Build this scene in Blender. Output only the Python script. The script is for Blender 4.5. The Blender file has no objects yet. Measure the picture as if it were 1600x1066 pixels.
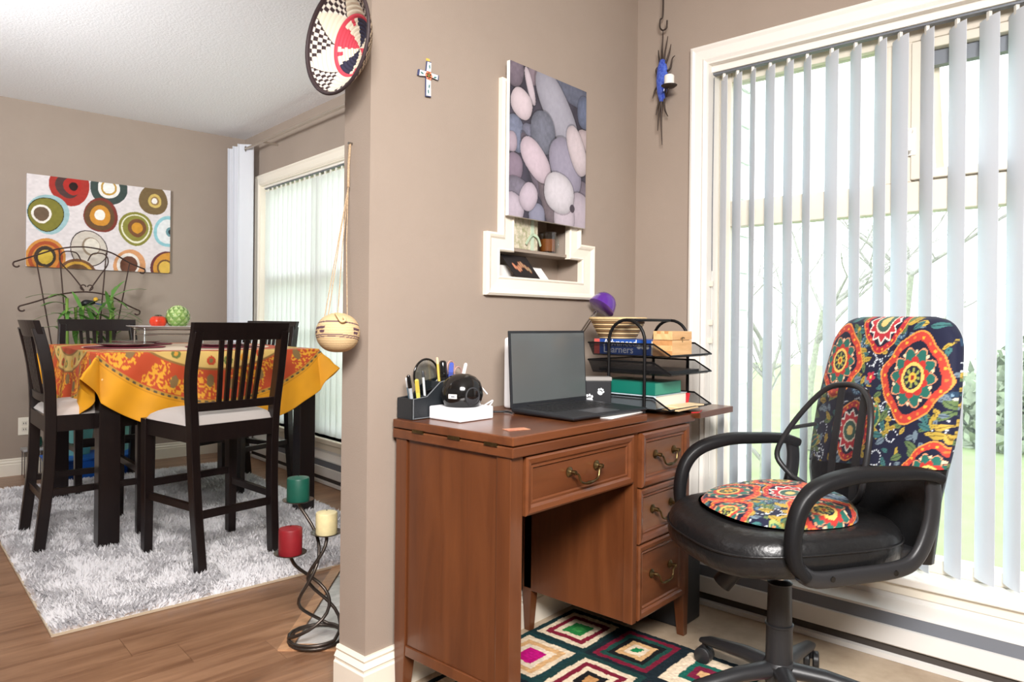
import bpy, bmesh, math, random
import numpy as np
from mathutils import Vector, Matrix

# ------------------------------------------------------------------ camera
SC = bpy.context.scene
COL = SC.collection
PI = math.pi
CAM_H = 1.05
FW_ANG = math.atan2(982.0, 1110.0)              # angle between the view axis and the +X axis of the room
ROLL = math.radians(0.6)
cam_d = bpy.data.cameras.new('camera')
cam = bpy.data.objects.new('camera', cam_d); COL.objects.link(cam)
cam_d.sensor_width = 36.0
cam_d.lens = 36.0*1110.0/1600.0
cam_d.shift_y = -32.0/1600.0
cam_d.clip_start = 0.02; cam_d.clip_end = 300
_f = Vector((math.cos(FW_ANG), math.sin(FW_ANG), 0)); _r = Vector((math.sin(FW_ANG), -math.cos(FW_ANG), 0)); _u = Vector((0, 0, 1))
_r2 = _r*math.cos(ROLL) + _u*math.sin(ROLL); _u2 = _u*math.cos(ROLL) - _r*math.sin(ROLL)
cam.matrix_world = Matrix(((_r2.x, _u2.x, -_f.x, 0), (_r2.y, _u2.y, -_f.y, 0), (_r2.z, _u2.z, -_f.z, CAM_H), (0, 0, 0, 1)))
SC.camera = cam

# ------------------------------------------------------------------ sky, lamps, exposure
world = bpy.data.worlds.new('overcast_sky'); SC.world = world
world.use_nodes = True
_bg = world.node_tree.nodes['Background']
_bg.inputs['Color'].default_value = (0.98, 0.99, 1.0, 1)
_bg.inputs['Strength'].default_value = 2.5
def area_light(name, loc, target, size, size_y, power, col=(1, 1, 1)):
    d = bpy.data.lights.new(name, 'AREA'); d.shape = 'RECTANGLE'; d.size = size; d.size_y = size_y
    d.energy = power; d.color = col
    o = bpy.data.objects.new(name, d); COL.objects.link(o); o.location = loc
    o.rotation_euler = (Vector(target) - Vector(loc)).to_track_quat('-Z', 'Y').to_euler()
    return o
# added fill above the camera and an unseen uplight, standing in for bounced flash
sl = area_light('camera_side_fill', (-0.1, -0.35, 2.38), (1.7, 1.0, 0.7), 1.1, 1.1, 86, (1.0, 0.965, 0.94)); sl.data.spread = math.radians(125)
ul = area_light('ceiling_fill_uplight', (-0.75, 2.7, 1.7), (0.9, 3.9, 2.47), 0.5, 0.5, 27, (0.96, 0.98, 1.0)); ul.data.spread = math.radians(110)
SC.view_settings.view_transform = 'Standard'
SC.view_settings.look = 'None'
SC.view_settings.gamma = 1.0
SC.view_settings.use_curve_mapping = False
SC.view_settings.exposure = 0.85
SC.cycles.use_denoising = True
SC.cycles.max_bounces = 8
SC.cycles.diffuse_bounces = 5
SC.cycles.transparent_max_bounces = 16
SC.cycles.caustics_reflective = False
SC.cycles.caustics_refractive = False
SC.cycles.sample_clamp_indirect = 6.0

# ------------------------------------------------------------------ helpers
def lin(r, g, b):
    f = lambda c: (c/255.0/12.92) if c/255.0 <= 0.04045 else ((c/255.0 + 0.055)/1.055)**2.4
    return (f(r), f(g), f(b))

def mat(name, rgb, rough=0.5, metal=0.0, var=0.0, vscale=8.0, bump=0.0, bscale=60.0, stretch=None, spec=0.5, coat=0.0, rgb2=None, trans=0.0, alpha=1.0, sheen=0.0, detail=4.0):
    m = bpy.data.materials.new(name); m.use_nodes = True
    nt = m.node_tree; p = nt.nodes['Principled BSDF']
    c = lin(*rgb)
    p.inputs['Base Color'].default_value = (*c, 1); p.inputs['Roughness'].default_value = rough
    p.inputs['Metallic'].default_value = metal
    p.inputs['Specular IOR Level'].default_value = spec
    if coat: p.inputs['Coat Weight'].default_value = coat; p.inputs['Coat Roughness'].default_value = 0.15
    if trans: p.inputs['Transmission Weight'].default_value = trans
    if sheen: p.inputs['Sheen Weight'].default_value = sheen
    if alpha < 1: p.inputs['Alpha'].default_value = alpha
    if var or bump or rgb2:
        tc = nt.nodes.new('ShaderNodeTexCoord'); mp = nt.nodes.new('ShaderNodeMapping')
        nt.links.new(tc.outputs['Object'], mp.inputs['Vector'])
        if stretch: mp.inputs['Scale'].default_value = stretch
    if var or rgb2:
        n = nt.nodes.new('ShaderNodeTexNoise'); n.inputs['Scale'].default_value = vscale; n.inputs['Detail'].default_value = detail
        n.inputs['Roughness'].default_value = 0.6
        nt.links.new(mp.outputs['Vector'], n.inputs['Vector'])
        rp = nt.nodes.new('ShaderNodeValToRGB')
        a = c; b = lin(*rgb2) if rgb2 else tuple(x*(1 - var) for x in c)
        if not rgb2: a = tuple(min(1, x*(1 + var*0.6)) for x in c)
        rp.color_ramp.elements[0].position = 0.3; rp.color_ramp.elements[1].position = 0.7
        rp.color_ramp.elements[0].color = (*b, 1); rp.color_ramp.elements[1].color = (*a, 1)
        nt.links.new(n.outputs['Fac'], rp.inputs['Fac']); nt.links.new(rp.outputs['Color'], p.inputs['Base Color'])
    if bump:
        n2 = nt.nodes.new('ShaderNodeTexNoise'); n2.inputs['Scale'].default_value = bscale; n2.inputs['Detail'].default_value = 3
        nt.links.new(mp.outputs['Vector'], n2.inputs['Vector'])
        bp = nt.nodes.new('ShaderNodeBump'); bp.inputs['Strength'].default_value = bump; bp.inputs['Distance'].default_value = 0.01
        nt.links.new(n2.outputs['Fac'], bp.inputs['Height']); nt.links.new(bp.outputs['Normal'], p.inputs['Normal'])
    return m

def attr_mat(name, rough=0.7, bump=0.0, bscale=200, sheen=0.0, spec=0.3, coat=0.0):
    m = bpy.data.materials.new(name); m.use_nodes = True; nt = m.node_tree; p = nt.nodes['Principled BSDF']
    a = nt.nodes.new('ShaderNodeAttribute'); a.attribute_name = 'Col'
    nt.links.new(a.outputs['Color'], p.inputs['Base Color'])
    p.inputs['Roughness'].default_value = rough; p.inputs['Specular IOR Level'].default_value = spec
    if coat: p.inputs['Coat Weight'].default_value = coat
    if sheen: p.inputs['Sheen Weight'].default_value = sheen
    if bump:
        tc = nt.nodes.new('ShaderNodeTexCoord'); n2 = nt.nodes.new('ShaderNodeTexNoise'); n2.inputs['Scale'].default_value = bscale
        nt.links.new(tc.outputs['Object'], n2.inputs['Vector'])
        bp = nt.nodes.new('ShaderNodeBump'); bp.inputs['Strength'].default_value = bump; bp.inputs['Distance'].default_value = 0.004
        nt.links.new(n2.outputs['Fac'], bp.inputs['Height']); nt.links.new(bp.outputs['Normal'], p.inputs['Normal'])
    return m

def translucent_mat(name, rgb, amount=0.5, rough=0.6):
    m = bpy.data.materials.new(name); m.use_nodes = True; nt = m.node_tree
    p = nt.nodes['Principled BSDF']; out = nt.nodes['Material Output']; c = lin(*rgb)
    p.inputs['Base Color'].default_value = (*c, 1); p.inputs['Roughness'].default_value = rough
    t = nt.nodes.new('ShaderNodeBsdfTranslucent'); t.inputs['Color'].default_value = (*c, 1)
    mx = nt.nodes.new('ShaderNodeMixShader'); mx.inputs[0].default_value = amount
    nt.links.new(p.outputs[0], mx.inputs[1]); nt.links.new(t.outputs[0], mx.inputs[2]); nt.links.new(mx.outputs[0], out.inputs['Surface'])
    return m

def glass_mat(name, rgb=(245, 250, 250), refl=0.06):
    m = bpy.data.materials.new(name); m.use_nodes = True; nt = m.node_tree
    nt.nodes.remove(nt.nodes['Principled BSDF']); out = nt.nodes['Material Output']
    t = nt.nodes.new('ShaderNodeBsdfTransparent'); t.inputs['Color'].default_value = (*lin(*rgb), 1)
    g = nt.nodes.new('ShaderNodeBsdfGlossy'); g.inputs['Roughness'].default_value = 0.03
    mx = nt.nodes.new('ShaderNodeMixShader'); mx.inputs[0].default_value = refl
    nt.links.new(t.outputs[0], mx.inputs[1]); nt.links.new(g.outputs[0], mx.inputs[2]); nt.links.new(mx.outputs[0], out.inputs['Surface'])
    return m

def frames(pts, closed=False):
    P = [Vector(p) for p in pts]; n = len(P); T = []
    for i in range(n):
        a = P[(i - 1) % n] if (closed or i > 0) else P[i]; b = P[(i + 1) % n] if (closed or i < n - 1) else P[i]
        T.append((b - a).normalized())
    ref = Vector((0, 0, 1)) if abs(T[0].z) < 0.9 else Vector((1, 0, 0))
    N = [(ref - T[0]*ref.dot(T[0])).normalized()]
    for i in range(1, n):
        v = N[-1] - T[i]*N[-1].dot(T[i])
        N.append(v.normalized() if v.length > 1e-6 else N[-1])
    return P, T, N

class MB:
    def __init__(s): s.v = []; s.f = []
    def add(s, vs, fs):
        o = len(s.v); s.v += [tuple(v) for v in vs]; s.f += [tuple(i + o for i in f) for f in fs]; return s
    def box(s, a, b, M=None):
        (x0, y0, z0), (x1, y1, z1) = a, b
        vs = [(x0, y0, z0), (x1, y0, z0), (x1, y1, z0), (x0, y1, z0), (x0, y0, z1), (x1, y0, z1), (x1, y1, z1), (x0, y1, z1)]
        if M is not None: vs = [M @ Vector(v) for v in vs]
        return s.add(vs, [(0, 3, 2, 1), (4, 5, 6, 7), (0, 1, 5, 4), (1, 2, 6, 5), (2, 3, 7, 6), (3, 0, 4, 7)])
    def cbox(s, c, d, M=None):
        return s.box([c[i] - d[i]/2 for i in range(3)], [c[i] + d[i]/2 for i in range(3)], M)
    def loft(s, rings, cap=True, closed=False):
        n = len(rings[0]); vs = [p for r in rings for p in r]; fs = []; m = len(rings)
        for i in range(m if closed else m - 1):
            for j in range(n):
                a, b = i*n + j, i*n + (j + 1) % n; k = (i + 1) % m
                fs.append((a, b, k*n + (j + 1) % n, k*n + j))
        if cap and not closed: fs.append(tuple(range(n - 1, -1, -1))); fs.append(tuple((m - 1)*n + j for j in range(n)))
        return s.add(vs, fs)
    def tube(s, pts, r, n=8, closed=False, ry=None):
        P, T, N = frames(pts, closed); rings = []
        for i, p in enumerate(P):
            ra = r[i] if isinstance(r, (list, tuple)) else r; rb = ra if ry is None else (ry[i] if isinstance(ry, (list, tuple)) else ry)
            B = T[i].cross(N[i])
            rings.append([p + N[i]*(ra*math.cos(2*PI*j/n)) + B*(rb*math.sin(2*PI*j/n)) for j in range(n)])
        return s.loft(rings, True, closed)
    def bar(s, p0, p1, w, h, w1=None, h1=None, up=(0, 0, 1)):
        p0, p1 = Vector(p0), Vector(p1); t = (p1 - p0).normalized(); up = Vector(up)
        if abs(t.dot(up)) > 0.95: up = Vector((0, 1, 0))
        x = t.cross(up).normalized(); y = x.cross(t).normalized(); w1 = w1 or w; h1 = h1 or h
        R = lambda p, a, b: [p + x*(i*a/2) + y*(j*b/2) for i, j in ((-1, -1), (1, -1), (1, 1), (-1, 1))]
        return s.loft([R(p0, w, h), R(p1, w1, h1)])
    def sweep(s, pts, w, h, up=(0, 0, 1)):
        P = [Vector(p) for p in pts]; up = Vector(up); rings = []
        for i, p in enumerate(P):
            a = P[max(0, i - 1)]; b = P[min(len(P) - 1, i + 1)]; t = (b - a).normalized()
            x = t.cross(up).normalized(); y = x.cross(t).normalized()
            wi = w[i] if isinstance(w, (list, tuple)) else w; hi = h[i] if isinstance(h, (list, tuple)) else h
            rings.append([p + x*(k*wi/2) + y*(j*hi/2) for k, j in ((-1, -1), (1, -1), (1, 1), (-1, 1))])
        return s.loft(rings)
    def lathe(s, prof, n=24, c=(0, 0, 0), M=None, sx=1, sy=1):
        rings = []
        for r, z in prof:
            rg = [Vector((c[0] + sx*max(r, 1e-5)*math.cos(2*PI*j/n), c[1] + sy*max(r, 1e-5)*math.sin(2*PI*j/n), c[2] + z)) for j in range(n)]
            rings.append([M @ v for v in rg] if M is not None else rg)
        return s.loft(rings)
    def prism(s, poly, z0, z1, M=None):
        a = [Vector((x, y, z0)) for x, y in poly]; b = [Vector((x, y, z1)) for x, y in poly]
        if M is not None: a = [M @ v for v in a]; b = [M @ v for v in b]
        return s.loft([a, b])
    def grid(s, fn, nu, nv, wrap=False):
        vs = [fn(i/(nu - (0 if wrap else 1)), j/(nv - 1)) for j in range(nv) for i in range(nu)]; fs = []
        for j in range(nv - 1):
            for i in range(nu if wrap else nu - 1):
                fs.append((j*nu + i, j*nu + (i + 1) % nu, (j + 1)*nu + (i + 1) % nu, (j + 1)*nu + i))
        return s.add(vs, fs)
    def mesh(s, name, m=None, smooth=None):
        me = bpy.data.meshes.new(name); me.from_pydata([tuple(v) for v in s.v], [], s.f); me.update()
        bm = bmesh.new(); bm.from_mesh(me); bmesh.ops.recalc_face_normals(bm, faces=bm.faces); bm.to_mesh(me); bm.free()
        if smooth:
            me.polygons.foreach_set('use_smooth', [True]*len(me.polygons)); me.set_sharp_from_angle(angle=math.radians(smooth))
        if m is not None: me.materials.append(m)
        return me
    def build(s, name, m, parent=None, smooth=None, bevel=0, seg=2, loc=None, rot=None, sub=0):
        o = bpy.data.objects.new(name, s.mesh(name, m, smooth)); COL.objects.link(o)
        if parent is not None: o.parent = parent
        if loc: o.location = loc
        if rot: o.rotation_euler = rot
        if bevel:
            b = o.modifiers.new('bevel', 'BEVEL'); b.width = bevel; b.segments = seg; b.limit_method = 'ANGLE'; b.angle_limit = math.radians(40)
        if sub:
            k = o.modifiers.new('sub', 'SUBSURF'); k.levels = sub; k.render_levels = sub
        return o

def tag(o, label=None, cat=None, group=None, kind=None):
    if label: o['label'] = label
    if cat: o['category'] = cat
    if group: o['group'] = group
    if kind: o['kind'] = kind
    return o
def thing(name, label, cat, loc=(0, 0, 0), rotz=0.0, group=None):
    o = bpy.data.objects.new(name, None); COL.objects.link(o); o.empty_display_size = 0.05
    o.location = loc; o.rotation_euler = (0, 0, rotz)
    return tag(o, label, cat, group)
def struct(o): o['kind'] = 'structure'; return o
def copy_tree(o, parent=None):
    c = o.copy(); COL.objects.link(c); c.parent = parent
    for ch in list(o.children): copy_tree(ch, c)
    return c
def inst(o, parent, loc=None, rot=None):
    c = o.copy(); COL.objects.link(c); c.parent = parent
    if loc: c.location = loc
    if rot: c.rotation_euler = rot
    return c
def painted(name, V, F, colors, m, parent=None, smooth=True):
    """mesh with a colour attribute: V (n,3), F quads, colors (n,3) linear"""
    me = bpy.data.meshes.new(name); me.from_pydata(V.tolist(), [], F); me.update()
    ca = me.color_attributes.new('Col', 'FLOAT_COLOR', 'POINT')
    c4 = np.ones((len(V), 4), np.float32); c4[:, :3] = colors; ca.data.foreach_set('color', c4.ravel())
    if smooth: me.polygons.foreach_set('use_smooth', [True]*len(me.polygons))
    me.materials.append(m)
    o = bpy.data.objects.new(name, me); COL.objects.link(o)
    if parent is not None: o.parent = parent
    return o
def grid_faces(nu, nv, flip=False):
    F = []
    for j in range(nv - 1):
        for i in range(nu - 1):
            q = (j*nu + i, j*nu + i + 1, (j + 1)*nu + i + 1, (j + 1)*nu + i)
            F.append(q[::-1] if flip else q)
    return F
def bez(p, n=12):
    """Catmull-Rom through the points"""
    P = [Vector(q) for q in p]; out = []
    for i in range(len(P) - 1):
        a, b, c, d = P[max(i - 1, 0)], P[i], P[i + 1], P[min(i + 2, len(P) - 1)]
        for k in range(n):
            t = k/n
            out.append(0.5*((2*b) + (c - a)*t + (2*a - 5*b + 4*c - d)*t*t + (3*b - a - 3*c + d)*t**3))
    out.append(P[-1]); return out
# ---- frame of the dining room: its corner by the window, turned 6.5 degrees
DT = math.radians(6.5); DC = Vector((2.826, 5.361)); DXV = Vector((math.cos(DT), -math.sin(DT))); DYV = Vector((math.sin(DT), math.cos(DT)))
def DW(x, y, z=0.0):
    p = DC + DXV*x + DYV*y; return Vector((p.x, p.y, z))
# ------------------------------------------------------------------ materials
def wood_mat(name, dark, light, scale=(1.2, 14, 14), rough=0.35, coat=0.0, bump=0.05, knots=False, spec=0.5):
    m = bpy.data.materials.new(name); m.use_nodes = True; nt = m.node_tree; p = nt.nodes['Principled BSDF']
    tc = nt.nodes.new('ShaderNodeTexCoord'); oi = nt.nodes.new('ShaderNodeObjectInfo')
    ad = nt.nodes.new('ShaderNodeVectorMath'); ad.operation = 'ADD'
    sc = nt.nodes.new('ShaderNodeVectorMath'); sc.operation = 'SCALE'; sc.inputs['Scale'].default_value = 37.0
    cb = nt.nodes.new('ShaderNodeCombineXYZ')
    for k in range(3): nt.links.new(oi.outputs['Random'], cb.inputs[k])
    nt.links.new(cb.outputs[0], sc.inputs[0])
    nt.links.new(tc.outputs['Object'], ad.inputs[0]); nt.links.new(sc.outputs[0], ad.inputs[1])
    mp = nt.nodes.new('ShaderNodeMapping'); mp.inputs['Scale'].default_value = scale; nt.links.new(ad.outputs[0], mp.inputs['Vector'])
    n = nt.nodes.new('ShaderNodeTexNoise'); n.inputs['Scale'].default_value = 2.2; n.inputs['Detail'].default_value = 7; n.inputs['Roughness'].default_value = 0.62; n.inputs['Distortion'].default_value = 0.6
    nt.links.new(mp.outputs[0], n.inputs['Vector'])
    rp = nt.nodes.new('ShaderNodeValToRGB'); e = rp.color_ramp.elements
    e[0].position = 0.32; e[0].color = (*lin(*dark), 1); e[1].position = 0.68; e[1].color = (*lin(*light), 1)
    nt.links.new(n.outputs['Fac'], rp.inputs['Fac']); src = rp.outputs['Color']
    if knots:
        n3 = nt.nodes.new('ShaderNodeTexNoise'); n3.inputs['Scale'].default_value = 3.2; n3.inputs['Detail'].default_value = 2
        mp3 = nt.nodes.new('ShaderNodeMapping'); mp3.inputs['Scale'].default_value = (0.9, 3.2, 1); nt.links.new(ad.outputs[0], mp3.inputs['Vector']); nt.links.new(mp3.outputs[0], n3.inputs['Vector'])
        r3 = nt.nodes.new('ShaderNodeValToRGB'); q = r3.color_ramp.elements; q[0].position = 0.66; q[0].color = (0, 0, 0, 1); q[1].position = 0.78; q[1].color = (0.75, 0.75, 0.75, 1)
        nt.links.new(n3.outputs['Fac'], r3.inputs['Fac'])
        mx = nt.nodes.new('ShaderNodeMix'); mx.data_type = 'RGBA'; nt.links.new(r3.outputs['Color'], mx.inputs['Factor'])
        nt.links.new(src, mx.inputs[6]); mx.inputs[7].default_value = (*lin(*(c*0.62 for c in dark)), 1); src = mx.outputs[2]
    nt.links.new(src, p.inputs['Base Color'])
    p.inputs['Roughness'].default_value = rough; p.inputs['Specular IOR Level'].default_value = spec
    if coat: p.inputs['Coat Weight'].default_value = coat; p.inputs['Coat Roughness'].default_value = 0.12
    bp = nt.nodes.new('ShaderNodeBump'); bp.inputs['Strength'].default_value = bump; bp.inputs['Distance'].default_value = 0.004
    nt.links.new(n.outputs['Fac'], bp.inputs['Height']); nt.links.new(bp.outputs['Normal'], p.inputs['Normal'])
    return m

M = {}
M['paint'] = mat('taupe_wall_paint', (160, 145, 132), 0.75, var=0.04, vscale=3, bump=0.06, bscale=220, spec=0.3)
M['ceil'] = mat('stipple_ceiling_paint', (240, 240, 242), 0.9, bump=0.22, bscale=90, spec=0.2)
M['white'] = mat('white_trim_paint', (240, 236, 228), 0.4, spec=0.4)
M['cream_trim'] = mat('cream_trim_paint', (238, 230, 214), 0.45, spec=0.4)
M['vinyl'] = mat('beige_window_vinyl', (222, 213, 198), 0.45, spec=0.4)
M['laminate'] = wood_mat('laminate_floor', (122, 86, 62), (168, 128, 98), (1.0, 9, 9), 0.32, knots=True, bump=0.04)
M['seam'] = mat('floor_seam', (92, 62, 44), 0.8)
M['hearth'] = mat('grey_marble_tile', (214, 210, 206), 0.18, rgb2=(164, 160, 157), vscale=9, stretch=(1, 2.2, 1), detail=8)
M['grout'] = mat('tile_grout', (120, 112, 105), 0.9)
M['oak_strip'] = wood_mat('oak_threshold', (168, 120, 84), (206, 160, 120), (2, 16, 16), 0.4)
M['vinylfloor'] = mat('stone_pattern_vinyl', (196, 176, 152), 0.4, rgb2=(158, 136, 112), vscale=7, detail=9, bump=0.05, bscale=30)
M['heater'] = mat('heater_enamel', (226, 224, 220), 0.4, spec=0.4)
M['heater_grey'] = mat('heater_grey_metal', (120, 124, 132), 0.5, 0.3)
M['heater_dark'] = mat('heater_slot', (70, 64, 60), 0.8)
M['glass'] = glass_mat('window_glass')
M['slat'] = translucent_mat('vinyl_blind_slat', (228, 233, 239), 0.22)
M['slat_closed'] = translucent_mat('closed_blind_slat', (244, 246, 244), 0.55)
M['siding'] = mat('white_siding', (236, 238, 240), 0.6)
M['bark'] = mat('mossy_bark', (160, 156, 150), 0.9, var=0.3, vscale=12)
M['moss'] = mat('moss_green', (156, 158, 140), 0.9, var=0.3, vscale=20)
M['lawn'] = mat('lawn_grass', (128, 148, 92), 0.95, rgb2=(140, 150, 112), vscale=1.6, detail=8, bump=0.5, bscale=40)
M['leafy'] = mat('shrub_leaves', (150, 160, 136), 0.8, var=0.35, vscale=5)
M['black_metal'] = mat('black_metal', (28, 27, 28), 0.45, 0.6)

# ------------------------------------------------------------------ room shell
fl = MB().box((-2.7, -2.7, -0.12), (3.0, 5.8, -0.006)).build('floor', M['seam']); struct(fl)
rng = random.Random(5)
pw = 0.16; ln = 1.22
pm = {}
row = 0; y = -4.2
while y < -0.01:
    x = -4.0 - rng.random()*ln
    while x < 0.0:
        x1 = min(x + ln, 0.0); x0 = x
        if x1 - x0 > 0.02:
            c = DW((x0 + x1)/2, y + pw/2, 0)
            key = round(x1 - x0, 3)
            if key not in pm: pm[key] = MB().box((-key/2 + 0.0006, -pw/2 + 0.0006, -0.006), (key/2 - 0.0006, pw/2 - 0.0006, 0.0)).mesh('plank', M['laminate'])
            o = bpy.data.objects.new('plank', pm[key]); COL.objects.link(o); o.parent = fl; o.location = c; o.rotation_euler = (0, 0, -DT)
        x = x1
    y += pw; row += 1
# study floor, stone-pattern vinyl laid up to the end of the partition
sf = struct(MB().box((1.185, -2.7, -0.005), (2.60, 1.60, 0.003)).build('floor_study', M['vinylfloor']))
# corner hearth of the hidden fireplace, set flush into the laminate at 45 degrees
hc = Vector((1.194, 2.028)); e1 = Vector((0.735, 0.678)); e2 = Vector((0.678, -0.735))
hearth = struct(MB().prism([tuple(hc), tuple(hc + e1*1.05), tuple(hc + e1*1.05 + e2*0.78), (2.45, 1.705), (1.494, 1.705)], -0.005, 0.0015).build('floor_hearth', M['grout']))
def hp(a, b): q = hc + e1*a + e2*b; return (q.x, q.y)
for a0 in (0.045, 0.345, 0.645):
    for b0 in (0.045, 0.345):
        if a0 == 0.045 and b0 == 0.345: continue
        b1 = b0 + 0.295; a1 = a0 + 0.295
        poly = [hp(a0, b0), hp(a1, b0), hp(a1, b1), hp(a0, b1)]
        if min(p[1] for p in poly) < 1.705: continue
        MB().prism(poly[::-1], 0.0, 0.0035).build('tile', M['hearth'], hearth, bevel=0.001)
MB().prism([hp(0.045, 0.345), hp(0.045, 0.40), hp(0.12, 0.45), hp(0.34, 0.63), hp(0.34, 0.345)], 0.0, 0.0035).build('tile', M['hearth'], hearth)
MB().prism([hp(0, 0), hp(1.05, 0), hp(1.05, 0.04), hp(0.04, 0.04)][::-1], 0.0, 0.006).build('border_strip', M['oak_strip'], hearth)
MB().prism([hp(0, 0), hp(0.04, 0.04), hp(0.04, 0.42), hp(0, 0.42)], 0.0, 0.006).build('border_strip', M['oak_strip'], hearth)

struct(MB().box((-2.7, -2.7, 2.47), (3.0, 5.8, 2.6)).build('ceiling', M['ceil']))
XE, YP, XW, YB = 1.1946, 1.581, 2.56, 1.70
w = MB()
w.box((XE, YP, 0), (1.71, YB, 2.47)); w.box((2.17, YP, 0), (2.62, YB, 2.47)); w.box((1.71, YP, 0), (2.17, YB, 1.195))
w.box((1.71, YP, 1.285), (1.78, YB, 2.47)); w.box((2.10, YP, 1.285), (2.17, YB, 2.47)); w.box((1.78, YP, 1.80), (2.10, YB, 2.47))
w.box((1.70, YB - 0.012, 1.19), (2.18, YB, 1.81))
struct(w.build('wall_partition', M['paint']))
# stepped trim round the niche
O = [(1.644, 1.132), (2.245, 1.132), (2.245, 1.336), (2.155, 1.336), (2.155, 1.845), (1.71, 1.845), (1.71, 1.336), (1.644, 1.336)]
I = [(1.713, 1.196), (2.168, 1.196), (2.168, 1.278), (2.09, 1.278), (2.09, 1.79), (1.783, 1.79), (1.783, 1.278), (1.713, 1.278)]
mixp = lambda k: [(a[0] + (b[0] - a[0])*k, a[1] + (b[1] - a[1])*k) for a, b in zip(O, I)]
rings = []
for k, d in ((0, 0.0), (0, 0.016), (0.12, 0.021), (0.24, 0.018), (0.34, 0.013), (0.84, 0.011), (0.92, 0.014), (1.0, 0.010), (1.0, -0.01)):
    rings.append([Vector((x, YP - d, z)) for x, z in mixp(k)])
struct(MB().loft(rings, cap=False).build('trim_niche', M['cream_trim']))
# wall with the study window
oy0, oy1, oz0, oz1 = -0.85, 1.262, 0.235, 2.055
w = MB()
w.box((XW, oy1, 0), (2.70, 1.70, 2.47)); w.box((XW, -2.7, 0), (2.70, oy0, 2.47)); w.box((XW, oy0, 0), (2.70, oy1, oz0)); w.box((XW, oy0, oz1), (2.70, oy1, 2.47))
struct(w.build('wall_right', M['paint']))
# wall with the dining window
def ddbox(mb, a, b):
    vs = []
    for z in (a[2], b[2]):
        for x, y in ((a[0], a[1]), (b[0], a[1]), (b[0], b[1]), (a[0], b[1])): vs.append(DW(x, y, z))
    mb.add(vs, [(0, 3, 2, 1), (4, 5, 6, 7), (0, 1, 5, 4), (1, 2, 6, 5), (2, 3, 7, 6), (3, 0, 4, 7)]); return mb
DY0, DY1, DZ0, DZ1 = -2.75, -0.33, 0.27, 2.06
w = MB()
ddbox(w, (0, -3.66, 0), (0.14, DY0, 2.47)); ddbox(w, (0, DY1, 0), (0.14, 0.12, 2.47)); ddbox(w, (0, DY0, 0), (0.14, DY1, DZ0)); ddbox(w, (0, DY0, DZ1), (0.14, DY1, 2.47))
struct(w.build('wall_dining_window', M['paint']))
struct(ddbox(MB(), (-5.6, 0, 0), (0.14, 0.12, 2.47)).build('wall_left', M['paint']))
struct(MB().box((-2.82, -2.7, 0), (-2.7, 5.9, 2.47)).build('wall_far_side', M['ceil']))
struct(MB().box((-2.7, -2.82, 0), (2.7, -2.7, 2.47)).build('wall_back', M['ceil']))
# baseboards
prof = [(0, 0), (0.019, 0), (0.019, 0.083), (0.015, 0.088), (0.015, 0.094), (0.018, 0.098), (0.009, 0.112), (0.012, 0.119), (0.008, 0.127), (0, 0.127)]
mb = MB(); mb.loft([[Vector((2.455, YP - d, z)) for d, z in prof], [Vector((XE - d, YP - d, z)) for d, z in prof], [Vector((XE - d, YB, z)) for d, z in prof]])
struct(mb.build('baseboard_partition', M['cream_trim']))
mb = MB(); mb.loft([[DW(-0.0, -d, z*0.88) for d, z in prof], [DW(-5.5, -d, z*0.88) for d, z in prof]])
struct(mb.build('baseboard_left', M['cream_trim']))

# ------------------------------------------------------------------ windows
def casing(mb, at, y0, y1, z0, z1, wd, off, bottom=True):
    """moulded casing round the opening; at(depth, y, z) gives the world point, depth > 0 into the room"""
    rings = []
    for k, d in ((0, 0.0), (0, 0.02), (0.15, 0.024), (0.3, 0.019), (0.75, 0.017), (0.85, 0.021), (1.0, 0.015), (1.0, 0.0)):
        s = wd*(1 - k)
        rings.append([at(d, y0 - s, z0), at(d, y0 - s, z1 + s), at(d, y1 + s, z1 + s), at(d, y1 + s, z0)])
    n = 4
    for i in range(len(rings) - 1):
        for j in range(3):
            mb.add([rings[i][j], rings[i][j + 1], rings[i + 1][j + 1], rings[i + 1][j]], [(0, 1, 2, 3)])
    return mb
atN = lambda d, y, z: Vector((XW - d, y, z))
struct(casing(MB(), atN, oy0, oy1, oz0, oz1, 0.066, 0).build('trim_1', M['white']))
struct(MB().box((2.525, oy0 - 0.08, 0.218), (2.66, oy1, 0.243)).build('window_sill_1', M['white'], bevel=0.004))
struct(MB().box((2.543, oy0 - 0.08, 0.182), (XW, oy1 + 0.066, 0.218)).build('trim_2', M['cream_trim'], bevel=0.003))
struct(MB().box((XW - 0.014, 1.254, 0.243), (2.645, oy1 + 0.001, oz1 + 0.001)).box((XW - 0.014, oy0 - 0.001, 2.047), (2.645, 1.254, oz1 + 0.001)).build('trim_5', M['white']))
win = bpy.data.objects.new('window_1', None); COL.objects.link(win); struct(win); win['label'] = 'large beige vinyl window with an awning sash ajar'
fx0, fx1 = 2.645, 2.705
MB().box((fx0, 1.205, 0.243), (fx1, 1.262, 2.055)).build('jamb', M['vinyl'], win, bevel=0.003)
MB().box((fx0, oy0, 0.243), (fx1, oy0 + 0.05, 2.055)).build('jamb', M['vinyl'], win, bevel=0.003)
MB().box((fx0, oy0 + 0.05, 0.243), (fx1, 1.205, 0.288)).build('bottom_rail', M['vinyl'], win, bevel=0.003)
MB().box((fx0, oy0 + 0.05, 1.99), (fx1, 1.205, 2.055)).build('head_rail', M['vinyl'], win, bevel=0.003)
MB().box((fx0 - 0.004, oy0 + 0.05, 1.425), (fx1, 1.205, 1.525)).build('transom', M['vinyl'], win, bevel=0.004)
MB().box((fx0 - 0.003, 0.575, 1.525), (fx1, 0.66, 1.99)).build('mullion', M['vinyl'], win, bevel=0.003)
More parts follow.
